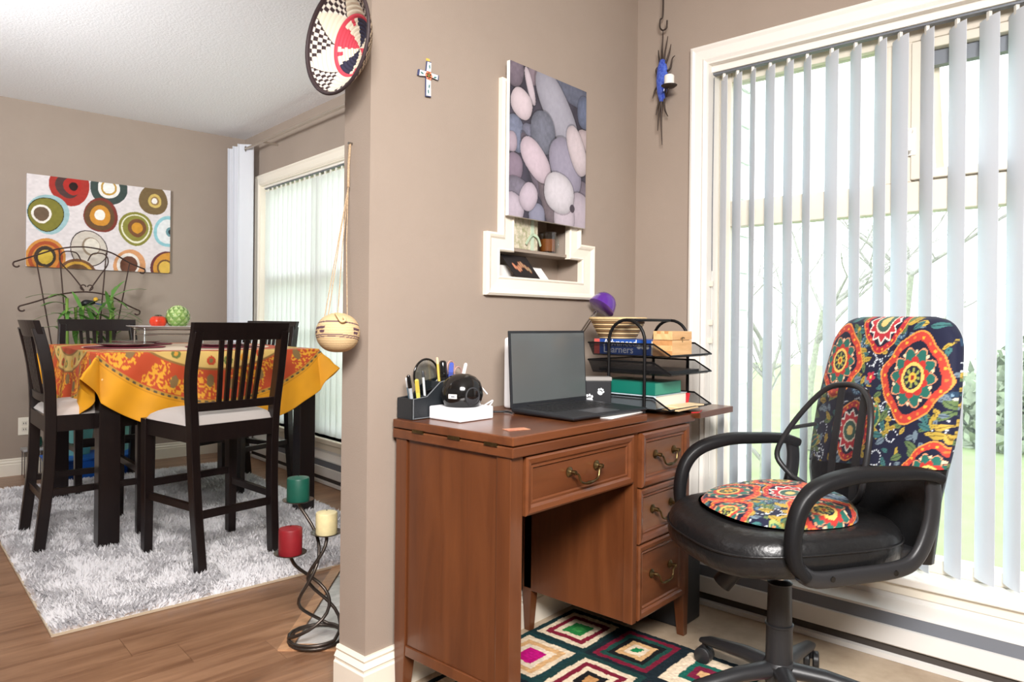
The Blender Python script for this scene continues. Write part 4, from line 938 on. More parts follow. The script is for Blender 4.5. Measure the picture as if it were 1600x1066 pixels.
# ------------------------------------------------------------------ floral fabric
def floral(U, Vv, seed=1, meds=(), leafn=70):
    sh = U.shape; c = np.zeros(sh + (3,)); c[:] = L(22, 26, 52)
    r = np.random.RandomState(seed)
    u0, u1, v0, v1 = U.min(), U.max(), Vv.min(), Vv.max()
    def put(mask, col): c[mask] = L(*col)
    def leaf(x, y, a, l, w, col, vein):
        dx = U - x; dy = Vv - y; p = dx*math.cos(a) + dy*math.sin(a); q = -dx*math.sin(a) + dy*math.cos(a)
        m = (np.abs(p) < l) & (np.abs(q) < w*(1 - (p/l)**2)*(1 + 0.35*p/l)); put(m, col); put(m & (np.abs(q) < w*0.12), vein)
    # scrolls of white dots
    for k in range(84):
        x, y = r.uniform(u0, u1), r.uniform(v0, v1); R0 = r.uniform(0.014, 0.032)
        for j in range(14):
            a = j*0.42 + k; rr_ = R0*(1 - j*0.035); put(np.hypot(U - x - rr_*math.cos(a), Vv - y - rr_*math.sin(a)) < 0.0024, (214, 222, 230))
    # teal and blue ringlets
    for k in range(30):
        x, y = r.uniform(u0, u1), r.uniform(v0, v1); d = np.hypot(U - x, Vv - y); a = np.arctan2(Vv - y, U - x)
        put((d < 0.020), (40, 66, 92)); put((d < 0.016) & (np.cos(a*9) > 0), (120, 150, 170)); put(d < 0.008, (28, 34, 60)); put(d < 0.004, (200, 200, 190))
    for k in range(leafn):
        x, y, a = r.uniform(u0, u1), r.uniform(v0, v1), r.uniform(0, 2*PI)
        t = k % 5; l = r.uniform(0.012, 0.024)
        leaf(x, y, a, l, l*0.42, [(178, 152, 62), (96, 118, 74), (60, 110, 110), (188, 160, 70), (110, 128, 140)][t], [(110, 92, 40), (40, 60, 50), (30, 60, 66), (120, 96, 40), (50, 64, 84)][t])
    # paisleys
    for k in range(14):
        x, y, a = r.uniform(u0, u1), r.uniform(v0, v1), r.uniform(0, 2*PI)
        leaf(x, y, a, 0.040, 0.020, (150, 160, 90), (150, 160, 90)); leaf(x, y, a, 0.033, 0.015, (30, 90, 84), (120, 150, 100))
        for j in range(4): put(np.hypot(U - x - 0.016*(j - 1.5)*math.cos(a), Vv - y - 0.016*(j - 1.5)*math.sin(a)) < 0.003, (214, 120, 70))
    # small red flowers
    for k in range(16):
        x, y = r.uniform(u0, u1), r.uniform(v0, v1); d = np.hypot(U - x, Vv - y); a = np.arctan2(Vv - y, U - x)
        put(d < 0.017*(0.55 + 0.45*np.abs(np.cos(a*2.5 + k))), (186, 44, 66)); put(d < 0.0045, (236, 200, 110))
    for (x, y, R0, kind) in meds:
        d = np.hypot(U - x, (Vv - y)*0.86)/R0; a = np.arctan2(Vv - y, U - x)
        e = 1 + 0.07*np.cos(a*4) + 0.03*np.cos(a*8 + 1)
        put(d < e*1.03, (236, 150, 70)); put(d < e*0.99, (192, 64, 52) if kind != 1 else (178, 40, 54))
        for j in range(22):
            aj = 2*PI*j/22; ej = (1 + 0.07*math.cos(aj*4))*0.90*R0
            put(np.hypot(U - x - ej*math.cos(aj), Vv - y - ej*math.sin(aj)/0.86) < R0*0.045, (236, 170, 60) if j % 2 else (240, 120, 60))
        put(d < e*0.80, (22, 26, 50))
        if kind == 1:
            p = 0.52 + 0.20*np.abs(((a*12/PI) % 2) - 1); put(d < p + 0.08, (238, 232, 220)); put(d < p, (184, 50, 60)); put(d < 0.42, (230, 214, 190))
            put(d < 0.36, (60, 96, 84)); put(d < 0.18, (226, 190, 120))
        else:
            p = 0.50 + 0.20*np.abs(np.cos(a*5)); put(d < p + 0.04, (226, 150, 110)); put(d < p, (36, 104, 92)); p2 = 0.40 + 0.10*np.abs(np.cos(a*5 + PI/2)); put(d < p2, (186, 52, 46))
            put(d < 0.36, (240, 196, 104)); put(d < 0.28, (26, 32, 52)); put((d < 0.24) & (np.cos(a*8) > 0.1), (150, 160, 80)); put(d < 0.12, (232, 180, 70)); put(d < 0.06, (150, 50, 40))
            for j in range(10):
                aj = 2*PI*(j + 0.5)/10; put(np.hypot(U - x - 0.62*R0*math.cos(aj), Vv - y - 0.62*R0*math.sin(aj)/0.86) < R0*0.05, (236, 206, 170))
    return c
M['fabric'] = attr_mat('floral_stretch_cover', 0.75, 0.08, 700, sheen=0.1)
M['black_leather'] = mat('black_leather', (24, 24, 25), 0.36, bump=0.25, bscale=45, spec=0.5)
M['black_plastic'] = mat('black_nylon', (38, 38, 40), 0.42, bump=0.05, bscale=400)
M['chrome'] = mat('chrome', (200, 200, 200), 0.12, 1.0)
oc = thing('office_chair', 'black leather office chair with a floral cover and a mesh lumbar support', 'chair', (1.958, 0.738, 0.003), math.radians(146.5))
# star base
sb = MB()
for k in range(5):
    a = math.radians(-146.5 + 72*k + 1); d_ = Vector((math.cos(a), math.sin(a), 0))
    lg = MB(); pts = [d_*0.03 + Vector((0, 0, 0.098)), d_*0.12 + Vector((0, 0, 0.094)), d_*0.25 + Vector((0, 0, 0.075)), d_*0.285 + Vector((0, 0, 0.066))]
    x = Vector((-d_.y, d_.x, 0)); rings = []
    for p, w_, h_ in zip(pts, (0.026, 0.024, 0.018, 0.010), (0.022, 0.020, 0.015, 0.008)):
        rings.append([p + x*(w_*math.cos(2*PI*j/12)) + Vector((0, 0, h_*(math.sin(2*PI*j/12)))) for j in range(12)])
    l_ = lg.loft(rings).build('base_leg', M['black_plastic'], oc, smooth=50)
    cs = MB(); c0 = d_*0.272; wd_ = Vector((math.cos(a + 1.9), math.sin(a + 1.9), 0))
    for s in (-1, 1):
        Mw = Matrix.Translation(c0 + wd_*(0.013*s) + Vector((0, 0, 0.026))) @ wd_.to_track_quat('Z', 'Y').to_matrix().to_4x4()
        cs.lathe([(0, -0.009), (0.021, -0.009), (0.0255, -0.006), (0.0255, 0.006), (0.021, 0.009), (0, 0.009)], 20, M=Mw)
    cs.tube([c0 + Vector((0, 0, 0.03)), c0 + Vector((0, 0, 0.066))], 0.007, 8)
    cs.build('caster', M['black_plastic'], l_, smooth=40)
MB().lathe([(0, 0.06), (0.036, 0.06), (0.042, 0.075), (0.042, 0.112), (0.036, 0.12), (0.0345, 0.215), (0.0375, 0.217), (0.0375, 0.222), (0.033, 0.224), (0.031, 0.33), (0.034, 0.335), (0.02, 0.342), (0, 0.342)], 28).build('column_cover', M['black_plastic'], oc, smooth=30)
MB().lathe([(0, 0.34), (0.014, 0.34), (0.014, 0.385), (0, 0.385)], 20).build('gas_lift', M['chrome'], oc, smooth=40)
MB().box((-0.10, -0.085, 0.385), (0.10, 0.085, 0.425)).build('tilt_plate', M['black_plastic'], oc, bevel=0.006)
MB().tube([(0.06, 0, 0.385), (0.12, -0.03, 0.372), (0.150, -0.05, 0.325)], [0.024, 0.028, 0.027], 16).build('tension_knob', M['black_plastic'], oc, smooth=50)
MB().tube([(0.02, -0.09, 0.388), (0.03, -0.22, 0.380), (0.032, -0.25, 0.378)], [0.005, 0.005, 0.010], 8).build('lever', M['black_plastic'], oc, smooth=50)
# seat
def sup(a, p): return math.copysign(abs(math.cos(a))**(2/p), math.cos(a)), math.copysign(abs(math.sin(a))**(2/p), math.sin(a))
def pad_rings(prof, cx_, cy_, ax_, ay_, p, n=64, front=0.0, zfun=None):
    rings = []
    for k, z in prof:
        rg = []
        for j in range(n):
            a, b = sup(2*PI*j/n, p); x = cx_ + ax_*k*a; y = cy_ + ay_*k*b; dz = -front*max(0.0, (x - cx_)/ax_)**3
            rg.append(Vector((x, y, z + dz)))
        rings.append(rg)
    return rings
MB().loft(pad_rings([(0.80, 0.432), (0.93, 0.438), (0.985, 0.456), (1.0, 0.478), (0.995, 0.496), (0.975, 0.517), (0.93, 0.531), (0.80, 0.538), (0.5, 0.540), (0.1, 0.540)], 0.006, 0, 0.275, 0.262, 3.0, front=0.022)).build('seat', M['black_leather'], oc, smooth=60)
sm_ = MB(); sm_.tube([v + Vector((0, 0, 0.002)) for v in pad_rings([(1.0, 0.496)], 0.006, 0, 0.275, 0.262, 3.0, front=0.022)[0]], 0.0028, 6, True); sm_.build('seat_piping', M['black_leather'], oc, smooth=60)
# backrest
def back_x(z): return -0.252 - (z - 0.6)*0.20 if z > 0.6 else -0.252 - (0.6 - z)*0.02
def back_w(z):
    zt, rc = 1.068, 0.085
    w0 = 0.205 + 0.035*math.sin(min(1, max(0, (z - 0.42)/0.62))*PI) + 0.008
    if z > zt - rc:
        q = (z - (zt - rc))/rc; w0 = w0 - rc + rc*math.sqrt(max(0, 1 - q*q))
    return w0
def back_ring(z, grow, n, thick=0.036):
    w_ = back_w(z) + grow; zt = 1.068; th_ = thick*(1.0 if z < zt - 0.03 else math.sqrt(max(0.02, 1 - ((z - (zt - 0.03))/0.0305)**2))) + grow
    tq = np.linspace(0, 2*PI, 721); ca_ = np.sign(np.cos(tq))*np.abs(np.cos(tq))**(2/3.2)*th_; sa_ = np.sign(np.sin(tq))*np.abs(np.sin(tq))**(2/3.2)*w_
    sl = np.concatenate([[0], np.cumsum(np.hypot(np.diff(ca_), np.diff(sa_)))]); q = np.linspace(0, sl[-1], n + 1)[:-1]
    xa = np.interp(q, sl, ca_); ya = np.interp(q, sl, sa_)
    return [(back_x(z) - thick + float(a), float(b), z) for a, b in zip(xa, ya)]
rings = [[Vector(p) for p in back_ring(z, 0.0, 48)] for z in np.linspace(0.43, 1.064, 40)]
MB().loft(rings).build('backrest', M['black_leather'], oc, smooth=70)
zs = np.concatenate([np.linspace(0.648, 1.03, 150), np.linspace(1.031, 1.0680, 30)]); na_ = 300
V = np.array([back_ring(float(z), 0.005, na_) for z in zs]); nz = len(zs)
V[-1, :, 2] += 0.002
# slant the lower hem a little
k_ = np.clip((0.80 - V[..., 2])/0.152, 0, 1); V[..., 2] += k_*0.03*(V[..., 1]/0.22)
U_ = V[..., 1] + 0.0; front = V[..., 0] > (np.array([back_x(float(z)) for z in zs])[:, None] - 0.036)
U_ = np.where(front, U_, 0.6 - U_)
cc = floral(U_, V[..., 2], 3, [(0.13, 0.905, 0.098, 0), (-0.155, 0.935, 0.088, 0), (0.0, 1.055, 0.072, 1), (-0.06, 0.735, 0.068, 1), (0.225, 0.66, 0.07, 0), (0.47, 0.9, 0.09, 0), (0.62, 0.75, 0.08, 1)], 640)
F = []
for j in range(nz - 1):
    for i in range(na_):
        F.append((j*na_ + i, j*na_ + (i + 1) % na_, (j + 1)*na_ + (i + 1) % na_, (j + 1)*na_ + i))
F.append(tuple((nz - 1)*na_ + i for i in range(na_)))
bc = painted('backrest_cover', V.reshape(-1, 3), F, cc.reshape(-1, 3), M['fabric'], oc); bc['label'] = 'dark floral stretch cover over the upper backrest'
# seat cushion (lies loose on the seat)
sc2 = None
nu_, nv_ = 260, 90
cu = thing('seat_cushion', 'floral seat cushion lying on the office chair seat', 'cushion', (1.958, 0.738, 0.022), math.radians(146.5))
th2 = np.linspace(0, 2*PI, nu_, endpoint=False)
ks = np.linspace(0, 1, nv_)
prof_k = np.interp(ks, [0, 0.18, 0.30, 0.42, 0.55, 1.0], [0.86, 0.985, 1.0, 0.985, 0.90, 0.0]); prof_z = np.interp(ks, [0, 0.18, 0.30, 0.42, 0.55, 0.8, 1.0], [0.488, 0.496, 0.512, 0.532, 0.552, 0.566, 0.568])
ca = np.sign(np.cos(th2))*np.abs(np.cos(th2))**(2/2.5); sa = np.sign(np.sin(th2))*np.abs(np.sin(th2))**(2/2.5)
X = 0.02 + 0.185*prof_k[:, None]*ca[None, :]; Y = 0.0 + 0.205*prof_k[:, None]*sa[None, :]
Z = prof_z[:, None] - 0.02*np.clip((X + 0.0)/0.2, -1, 1) - 0.012*np.exp(-((X - 0.0)**2 + Y**2)/0.008) + 0.0*X
Z = np.maximum(Z, 0.5215)
Ucu = X + np.where(ks[:, None] < 0.42, (prof_z[:, None] - 0.532)*np.cos(th2)[None, :]*1.0*-1, 0); Vcu = Y + np.where(ks[:, None] < 0.42, (prof_z[:, None] - 0.532)*np.sin(th2)[None, :]*-1, 0)
cc = floral(Ucu, Vcu, 9, [(0.10, -0.10, 0.085, 0), (-0.01, 0.16, 0.085, 0), (-0.09, -0.13, 0.075, 0), (-0.03, 0.0, 0.07, 1), (0.18, 0.03, 0.06, 0)], 380)
F = []
for j in range(nv_ - 1):
    for i in range(nu_): F.append((j*nu_ + i, j*nu_ + (i + 1) % nu_, (j + 1)*nu_ + (i + 1) % nu_, (j + 1)*nu_ + i))
F.append(tuple(range(nu_ - 1, -1, -1)))
painted('cushion', np.stack([X, Y, Z], -1).reshape(-1, 3), F, cc.reshape(-1, 3), M['fabric'], cu)
# arms: closed loops
for s in (1, -1):
    y = s*0.27
    pts = bez([(0.128, y, 0.452), (0.156, y, 0.49), (0.160, y, 0.553), (0.140, y, 0.618), (0.092, y, 0.661), (0.0, y, 0.684), (-0.10, y, 0.685), (-0.20, y, 0.681), (-0.248, y, 0.668)], 6)
    ar = MB(); n = len(pts); Pv, T, N_ = frames(pts); rings = []
    for i, p in enumerate(Pv):
        q = i/(n - 1); wy = 0.020 + 0.009*min(1, max(0, (q - 0.4)/0.25)); hz = 0.014 + 0.004*math.sin(q*PI)
        nv = Vector((0, 1, 0)).cross(T[i]).normalized()
        rings.append([p + Vector((0, 1, 0))*(wy*sup(2*PI*j/16, 3)[0]) + nv*(hz*sup(2*PI*j/16, 3)[1]) for j in range(84)])
    ar.loft(rings)
    arm = ar.build('armrest', M['black_plastic'], oc, smooth=50)
    pts = bez([(-0.232, y, 0.676), (-0.240, y, 0.62), (-0.228, y, 0.545), (-0.195, y, 0.480), (-0.14, y, 0.452), (0.0, y, 0.445), (0.10, y, 0.445), (0.140, y, 0.465)], 6)
    lo = MB(); Pv, T, N_ = frames(pts); rings = []
    for i, p in enumerate(Pv):
        nv = Vector((0, 1, 0)).cross(T[i]).normalized()
        rings.append([p + Vector((0, 1, 0))*(0.012*sup(2*PI*j/12, 3)[0]) + nv*(0.020*sup(2*PI*j/12, 3)[1]) for j in range(12)])
    lo.loft(rings).build('arm_bracket', M['black_plastic'], arm, smooth=50)
    for xx in (-0.12, 0.06):
        MB().lathe([(0, 0), (0.007, 0), (0.006, 0.002), (0, 0.002)], 12, M=Matrix.Translation((xx, y + s*0.012, 0.447)) @ Matrix.Rotation(-s*PI/2, 4, 'X')).build('bolt', M['gloss_black'], arm)
MB().box((-0.30, -0.20, 0.43), (-0.20, 0.20, 0.47)).build('back_bracket', M['black_plastic'], oc, bevel=0.008)
# lumbar support
def lumbar_x(y): return -0.238 + 0.062*((y + 0.06)/0.19)**2
M['sheer_mesh'] = mat('sheer_black_mesh', (60, 60, 64), 0.6, alpha=0.25)
lu = thing('lumbar_support', 'black wire-framed mesh lumbar support strapped to the office chair', 'support', (1.958, 0.738, 0.003), math.radians(146.5))
loop = bez([(0, -0.20, 0.575), (0, -0.245, 0.625), (0, -0.235, 0.69), (0, -0.19, 0.78), (0, -0.13, 0.850), (0, -0.06, 0.870), (0, 0.02, 0.862), (0, 0.085, 0.825), (0, 0.115, 0.76), (0, 0.12, 0.68), (0, 0.105, 0.60), (0, 0.03, 0.545), (0, -0.10, 0.54), (0, -0.20, 0.575)], 6)
loop = [Vector((lumbar_x(p.y) + 0.012 + max(0, 0.66 - p.z)*0.10 - max(0, p.z - 0.66)*0.16, p.y, p.z)) for p in loop][:-1]
MB().tube(loop, 0.0085, 8, True).build('frame', M['black_plastic'], lu, smooth=60)
cen = sum(loop, Vector())/len(loop); mbm = MB(); nL = len(loop)
inner = [cen.lerp(p, 0.5) for p in loop]; inner = [Vector((p.x - 0.0, p.y, p.z)) for p in inner]
mbm.add(list(loop) + inner + [cen], [(i, (i + 1) % nL, nL + (i + 1) % nL, nL + i) for i in range(nL)] + [(nL + i, nL + (i + 1) % nL, 2*nL) for i in range(nL)])
mbm.build('mesh_panel', M['sheer_mesh'], lu)
for y_ in (-0.075, 0.035):
    zt = max(p.z for p in loop if abs(p.y - y_) < 0.03 and p.z > 0.7); pts = []
    for k in range(9):
        z = 0.545 + (zt - 0.545)*k/8; pts.append((lumbar_x(y_) + 0.010 + max(0, 0.66 - z)*0.10 - max(0, z - 0.66)*0.16, y_, z))
    st_ = MB(); rings = [[Vector((p[0] - 0.002, p[1] - 0.013, p[2])), Vector((p[0] - 0.002, p[1] + 0.013, p[2])), Vector((p[0] + 0.002, p[1] + 0.013, p[2])), Vector((p[0] + 0.002, p[1] - 0.013, p[2]))] for p in pts]
    st_.loft(rings).build('strap', M['black_plastic'], lu)
MB().tube([(lumbar_x(-0.21) + 0.005, -0.225, 0.72), (-0.27, -0.20, 0.735)], 0.006, 6).build('side_clip', M['black_plastic'], lu)
tg_ = MB().box((0, -0.015, -0.035), (0.001, 0.015, 0.0)).build('care_tag', mat('tan_tag', (206, 178, 150), 0.8), oc, loc=(0.15, -0.20, 0.40), rot=(0.2, 0.1, 0.6))

# ------------------------------------------------------------------ study rug
M['pile'] = attr_mat('tufted_wool', 0.95, 0.5, 260, spec=0.1)
gx0, gx1, gy0, gy1 = 1.315, 2.085, 0.30, 1.53
nx_, ny_ = 260, 400
xs_ = np.linspace(gx0, gx1, nx_); ysr = np.linspace(gy0, gy1, ny_); X, Y = np.meshgrid(xs_, ysr)
px_, py_ = 0.255, 0.228
i_ = np.floor((gx1 - X)/px_).astype(int); j_ = np.floor((gy1 - Y)/py_).astype(int)
fx = ((gx1 - X)/px_ - i_ - 0.5)*px_; fy = ((gy1 - Y)/py_ - j_ - 0.5)*py_
dd = np.maximum(np.abs(fx)/px_, np.abs(fy)/py_)*2 + 0.05*(vnoise(X, Y, 40, 5) - 0.5)
pal = [[(30, 52, 54), (226, 206, 178), (126, 32, 52), (226, 206, 178), (40, 120, 60), (60, 140, 70)],
       [(30, 40, 46), (120, 30, 52), (34, 72, 64), (28, 28, 30), (214, 170, 120), (230, 208, 180), (30, 130, 80)],
       [(30, 60, 62), (226, 206, 178), (214, 170, 120), (232, 214, 190), (190, 20, 120), (196, 24, 128)],
       [(32, 60, 58), (226, 206, 178), (122, 32, 52), (226, 206, 178), (30, 30, 32), (190, 140, 90)],
       [(30, 40, 46), (226, 206, 178), (236, 214, 188), (30, 96, 84), (120, 34, 60), (214, 170, 120)]]
cell = np.array([[0, 2, 4], [1, 3, 0], [4, 1, 2], [2, 0, 3], [3, 4, 1], [0, 2, 4]])
cc = np.zeros(X.shape + (3,))
for a in range(6):
    for b in range(4):
        m = (j_ == a) & (i_ == b); p = pal[cell[a, b % 3]]; n = len(p)
        idx = np.clip(((1 - dd)*n*0.98).astype(int), 0, n - 1)
        for k in range(n): cc[m & (idx == k)] = L(*p[k])
cc *= (0.86 + 0.28*vnoise(X, Y, 120, 8))[..., None]
Z = 0.0075 + 0.0025*(vnoise(X, Y, 150, 9) - 0.5)
rug2 = thing('geometric_rug', 'tufted rug of multicoloured nested squares under the desk', 'rug', (0, 0, 0))
painted('pile', np.stack([X, Y, Z], -1).reshape(-1, 3), grid_faces(nx_, ny_), cc.reshape(-1, 3), M['pile'], rug2)
MB().box((gx0, gy0, 0.0032), (gx1, gy1, 0.0062)).build('backing', mat('rug_backing', (40, 44, 46), 0.9), rug2)
# ------------------------------------------------------------------ pictures
M['print'] = attr_mat('satin_print', 0.45, spec=0.35)
M['canvas_paint'] = attr_mat('painted_canvas', 0.8, 0.15, 300, spec=0.2)
# pebble board: s to the right, t down, both 0..1 ; print of beach pebbles
nx_, ny_ = 230, 280
S, T_ = np.meshgrid(np.linspace(0, 1, nx_), np.linspace(0, 1, ny_))
asp = 0.506/0.426
cc = np.zeros(S.shape + (3,)); cc[:] = L(62, 58, 70); cc *= (0.7 + 0.6*vnoise(S, T_, 12, 3))[..., None]
def peb(s, t, a, b, ang, col, spk=0.06, sc=40):
    x = (S - s); y = (T_ - t)*asp; an = math.radians(ang); p = x*math.cos(an) + y*math.sin(an); q = -x*math.sin(an) + y*math.cos(an)
    r2 = (np.abs(p)/a)**2.3 + (np.abs(q)/b)**2.3; m = r2 < 1; halo = (r2 >= 1) & (r2 < 1.16)
    cc[halo] *= 0.62
    sh = 1.08 - 0.42*np.clip(r2, 0, 1)**1.5 + 0.12*(-p*0 - y)/max(a, b)*0.5
    tex = 1 + spk*2*(vnoise(S + s, T_ + t, sc, int(s*97 + t*31) + 2) - 0.5) + spk*(vnoise(S, T_, 130, 4) - 0.5)
    cc[m] = (np.array(L(*col))[None, :]*(0.82*sh*tex)[m][:, None])
for a in ((0.06, 0.06, 0.10, 0.12, 20, (120, 108, 120)), (0.30, 0.03, 0.08, 0.10, 60, (140, 124, 134)), (0.80, 0.05, 0.30, 0.10, 8, (100, 104, 122)), (0.97, 0.16, 0.10, 0.14, 0, (104, 112, 136)), (0.24, 0.12, 0.04, 0.15, -22, (206, 192, 200)),
          (0.08, 0.46, 0.11, 0.15, -30, (122, 128, 150)), (0.03, 0.52, 0.06, 0.08, 0, (176, 160, 172)), (0.22, 0.42, 0.07, 0.06, 0, (120, 120, 138)), (0.06, 0.68, 0.10, 0.11, 10, (140, 124, 140)), (0.12, 0.83, 0.16, 0.10, 15, (124, 118, 132)),
          (0.30, 0.66, 0.07, 0.30, -30, (112, 102, 114)), (0.50, 0.86, 0.10, 0.30, -22, (116, 104, 110)), (0.34, 0.97, 0.10, 0.10, 0, (142, 142, 162)), (0.05, 0.95, 0.13, 0.12, 20, (190, 178, 190)), (0.95, 0.78, 0.10, 0.14, 0, (120, 110, 122)), (0.97, 0.36, 0.11, 0.09, 0, (186, 170, 172)),
          (0.60, 0.22, 0.17, 0.38, -42, (168, 166, 178)), (0.14, 0.255, 0.13, 0.115, 25, (214, 198, 204)), (0.41, 0.40, 0.175, 0.155, 80, (118, 120, 134)), (0.71, 0.60, 0.19, 0.26, -32, (160, 154, 172)), (0.87, 0.455, 0.115, 0.22, -28, (212, 198, 202)),
          (0.32, 0.60, 0.215, 0.125, 38, (208, 190, 200)), (0.235, 0.855, 0.10, 0.12, 40, (198, 184, 196)), (0.90, 0.92, 0.17, 0.20, 10, (188, 176, 186)), (0.70, 0.95, 0.14, 0.14, 0, (200, 188, 198)), (0.63, 0.785, 0.20, 0.165, 10, (216, 210, 216))):
    peb(*a, spk=0.14 if a[5][0] < 130 else 0.05)
m = np.hypot(S - 0.81, (T_ - 0.875)*asp) < 0.035; cc[m] = L(66, 58, 66)
bx0, bx1, bz0, bz1 = 1.724, 2.150, 1.394, 1.90
pbd = thing('pebble_picture', 'frameless photo print of grey beach pebbles leaning over the wall niche', 'picture', (bx0, 1.545, bz0))
MB().box((0, 0.0008, 0), (bx1 - bx0, 0.014, bz1 - bz0)).build('board', M['paper'], pbd)
painted('print', np.stack([S*(bx1 - bx0), 0*S, (1 - T_)*(bz1 - bz0)], -1).reshape(-1, 3), grid_faces(nx_, ny_, True), cc.reshape(-1, 3), M['print'], pbd)
# circles canvas
nx_, ny_ = 300, 210
S, T_ = np.meshgrid(np.linspace(0, 1, nx_), np.linspace(0, 1, ny_)); cw, chh = 0.888, 0.612
cc = np.zeros(S.shape + (3,)); cc[:] = L(222, 214, 214)
def disc(px, py, rings):
    """px, py in crop pixels of the photograph's canvas, rings = [(radius px, colour, dx, dy)]"""
    for R0, col, *o in rings:
        ox, oy = o if o else (0, 0)
        a = np.arctan2((T_*437 - (py + oy)), (S*745 - (px + ox)))
        d = np.hypot(S*745 - px - ox, (T_*470 - py - oy)*0.98); cc[d < R0*(1 + 0.03*np.sin(a*3 + px))] = L(*col)
BRN = (96, 74, 56)
disc(205, 40, [(100, (168, 58, 50)), (62, (84, 62, 60), -8, 0), (46, (176, 52, 46), 14, -2), (22, (50, 34, 32), 18, 0)])
disc(403, 20, [(98, (66, 78, 74)), (58, (236, 232, 226), 0, 4), (42, (190, 150, 70), 0, 4), (32, (240, 238, 232), 0, 4)])
disc(647, 65, [(82, (118, 98, 68)), (38, (206, 180, 104), 8, 4), (24, (150, 120, 80), 8, 4), (16, (240, 236, 230), 6, 4)])
disc(104, 196, [(100, (158, 190, 194)), (86, (60, 60, 40), -12, 2), (82, (128, 122, 56), -12, 2), (47, (236, 228, 218), -34, 2), (36, (112, 92, 74), -34, 2)])
disc(364, 178, [(90, (126, 62, 52)), (78, (104, 78, 54), -6, 2), (54, (204, 142, 58), -4, 2), (28, (238, 234, 226), -6, -2)])
disc(550, 232, [(92, (136, 132, 62)), (78, (230, 226, 200), 0, 0), (70, (140, 136, 66), 0, -2), (50, (120, 82, 56), 8, -4), (30, (206, 148, 56), 8, -4)])
disc(735, 236, [(86, (146, 196, 204)), (68, (226, 228, 228), 0, 0), (26, (110, 150, 156), 10, 0), (14, (50, 60, 66), 12, 0)])
disc(93, 422, [(98, (206, 142, 72)), (84, (172, 84, 52), 0, 0), (66, (204, 132, 62), 0, 0), (53, (70, 60, 52), -4, -6), (36, (212, 180, 74), -2, -4)])
disc(303, 362, [(96, (62, 48, 46)), (91, (206, 196, 184), 0, 0), (47, (150, 132, 112), 12, -14), (40, (226, 218, 204), 16, -16)])
disc(248, 515, [(98, (120, 84, 60)), (84, (206, 160, 70), 0, 0), (70, (110, 80, 56), 0, 0)])
disc(520, 440, [(88, (212, 154, 108)), (62, (238, 230, 222), -8, -6), (48, (112, 74, 58), -6, -4)])
disc(727, 440, [(92, (106, 60, 62)), (84, (206, 148, 66), 8, 0), (46, (120, 88, 60), -10, 0), (36, (216, 178, 84), -10, 0)])
cc *= (0.9 + 0.16*vnoise(S, T_, 50, 6))[..., None]
cvs = thing('circles_painting', 'stretched canvas painted with coloured concentric circles on the dining wall', 'painting', DW(-1.453, -0.032, 1.374), -DT)
MB().box((0, 0.0008, 0), (cw, 0.03, chh)).build('stretcher_canvas', mat('canvas_edge', (206, 198, 196), 0.8), cvs)
painted('painted_face', np.stack([S*cw, 0*S, (1 - T_)*chh], -1).reshape(-1, 3), grid_faces(nx_, ny_, True), cc.reshape(-1, 3), M['canvas_paint'], cvs)

# ------------------------------------------------------------------ coiled bowl on the end of the partition
M['coil'] = attr_mat('woven_coil', 0.7, 0.2, 300, spec=0.25)
nr_, na_ = 150, 400
rr = np.linspace(0.0, 1.0, nr_)[:, None]; th = np.linspace(0, 2*PI, na_)[None, :]
R0 = 0.140; ncoil = 15
depth = 0.078*(1 - rr**2.0)
ridge = 0.0022*np.abs(np.sin(rr*ncoil*PI))
Xb = -(0.085 - depth) - ridge + 0*th; Yb = R0*rr*np.cos(th); Zb = R0*rr*np.sin(th)
RR = rr + 0*th; TH = th + 0*rr; cc = np.zeros(RR.shape + (3,)); CR = (236, 226, 204); DK = (62, 48, 50); PK = (216, 76, 92); NV = (52, 52, 72)
cc[:] = L(*CR)
ring_i = np.floor(RR*ncoil).astype(int)
seg = np.floor((TH/(2*PI))*72).astype(int)
rel = ((TH/(2*PI))*6 + 0.25) % 1.0                 # six dark clusters round the outside
halfw = np.clip((RR - 0.60)/0.34, 0, 1)*0.42 + 0.02
m = (RR > 0.60) & (np.abs(rel - 0.5) < halfw); cc[m & ((ring_i + seg) % 2 == 0)] = L(*DK); cc[m & ((ring_i + seg) % 2 == 1)] = L(240, 232, 220)
cc[(RR > 0.535) & (RR < 0.60)] = L(*PK)
inn = RR < 0.535; rel2 = ((TH/(2*PI))*4 + 0.1) % 1.0; q = np.floor((TH/(2*PI))*4 + 0.1).astype(int) % 2
wedge = np.abs(rel2 - 0.5) < (0.30 - 0.10*(ring_i % 2)*0.5)
cc[inn & wedge & (q == 0)] = L(*PK); cc[inn & wedge & (q == 1)] = L(*NV)
cc[inn & (RR > 0.42) & (np.abs(rel2 - 0.02) < 0.10)] = L(*PK)
cc[RR > 0.955] = L(58, 44, 46)
cc *= (0.86 + 0.14*np.abs(np.sin(RR*ncoil*PI)))[..., None]
cb_ = thing('coiled_bowl', 'woven coiled bowl with black, white and pink pattern hung on the partition end', 'basket', (XE - 0.004, 1.615, 1.795), 0)
Fq = grid_faces(na_, nr_)
painted('weave', np.stack([Xb, Yb, Zb], -1).reshape(-1, 3), Fq, cc.reshape(-1, 3), M['coil'], cb_)
seg2 = np.floor((TH/(2*PI))*72).astype(int); co = np.zeros(RR.shape + (3,)); co[:] = L(214, 190, 160)
co[(RR > 0.62) & ((ring_i + seg2) % 2 == 0)] = L(*DK)
painted('outer_weave', np.stack([Xb + 0.0045, Yb*1.012, Zb*1.012], -1).reshape(-1, 3), grid_faces(na_, nr_, True), co.reshape(-1, 3), M['coil'], cb_)
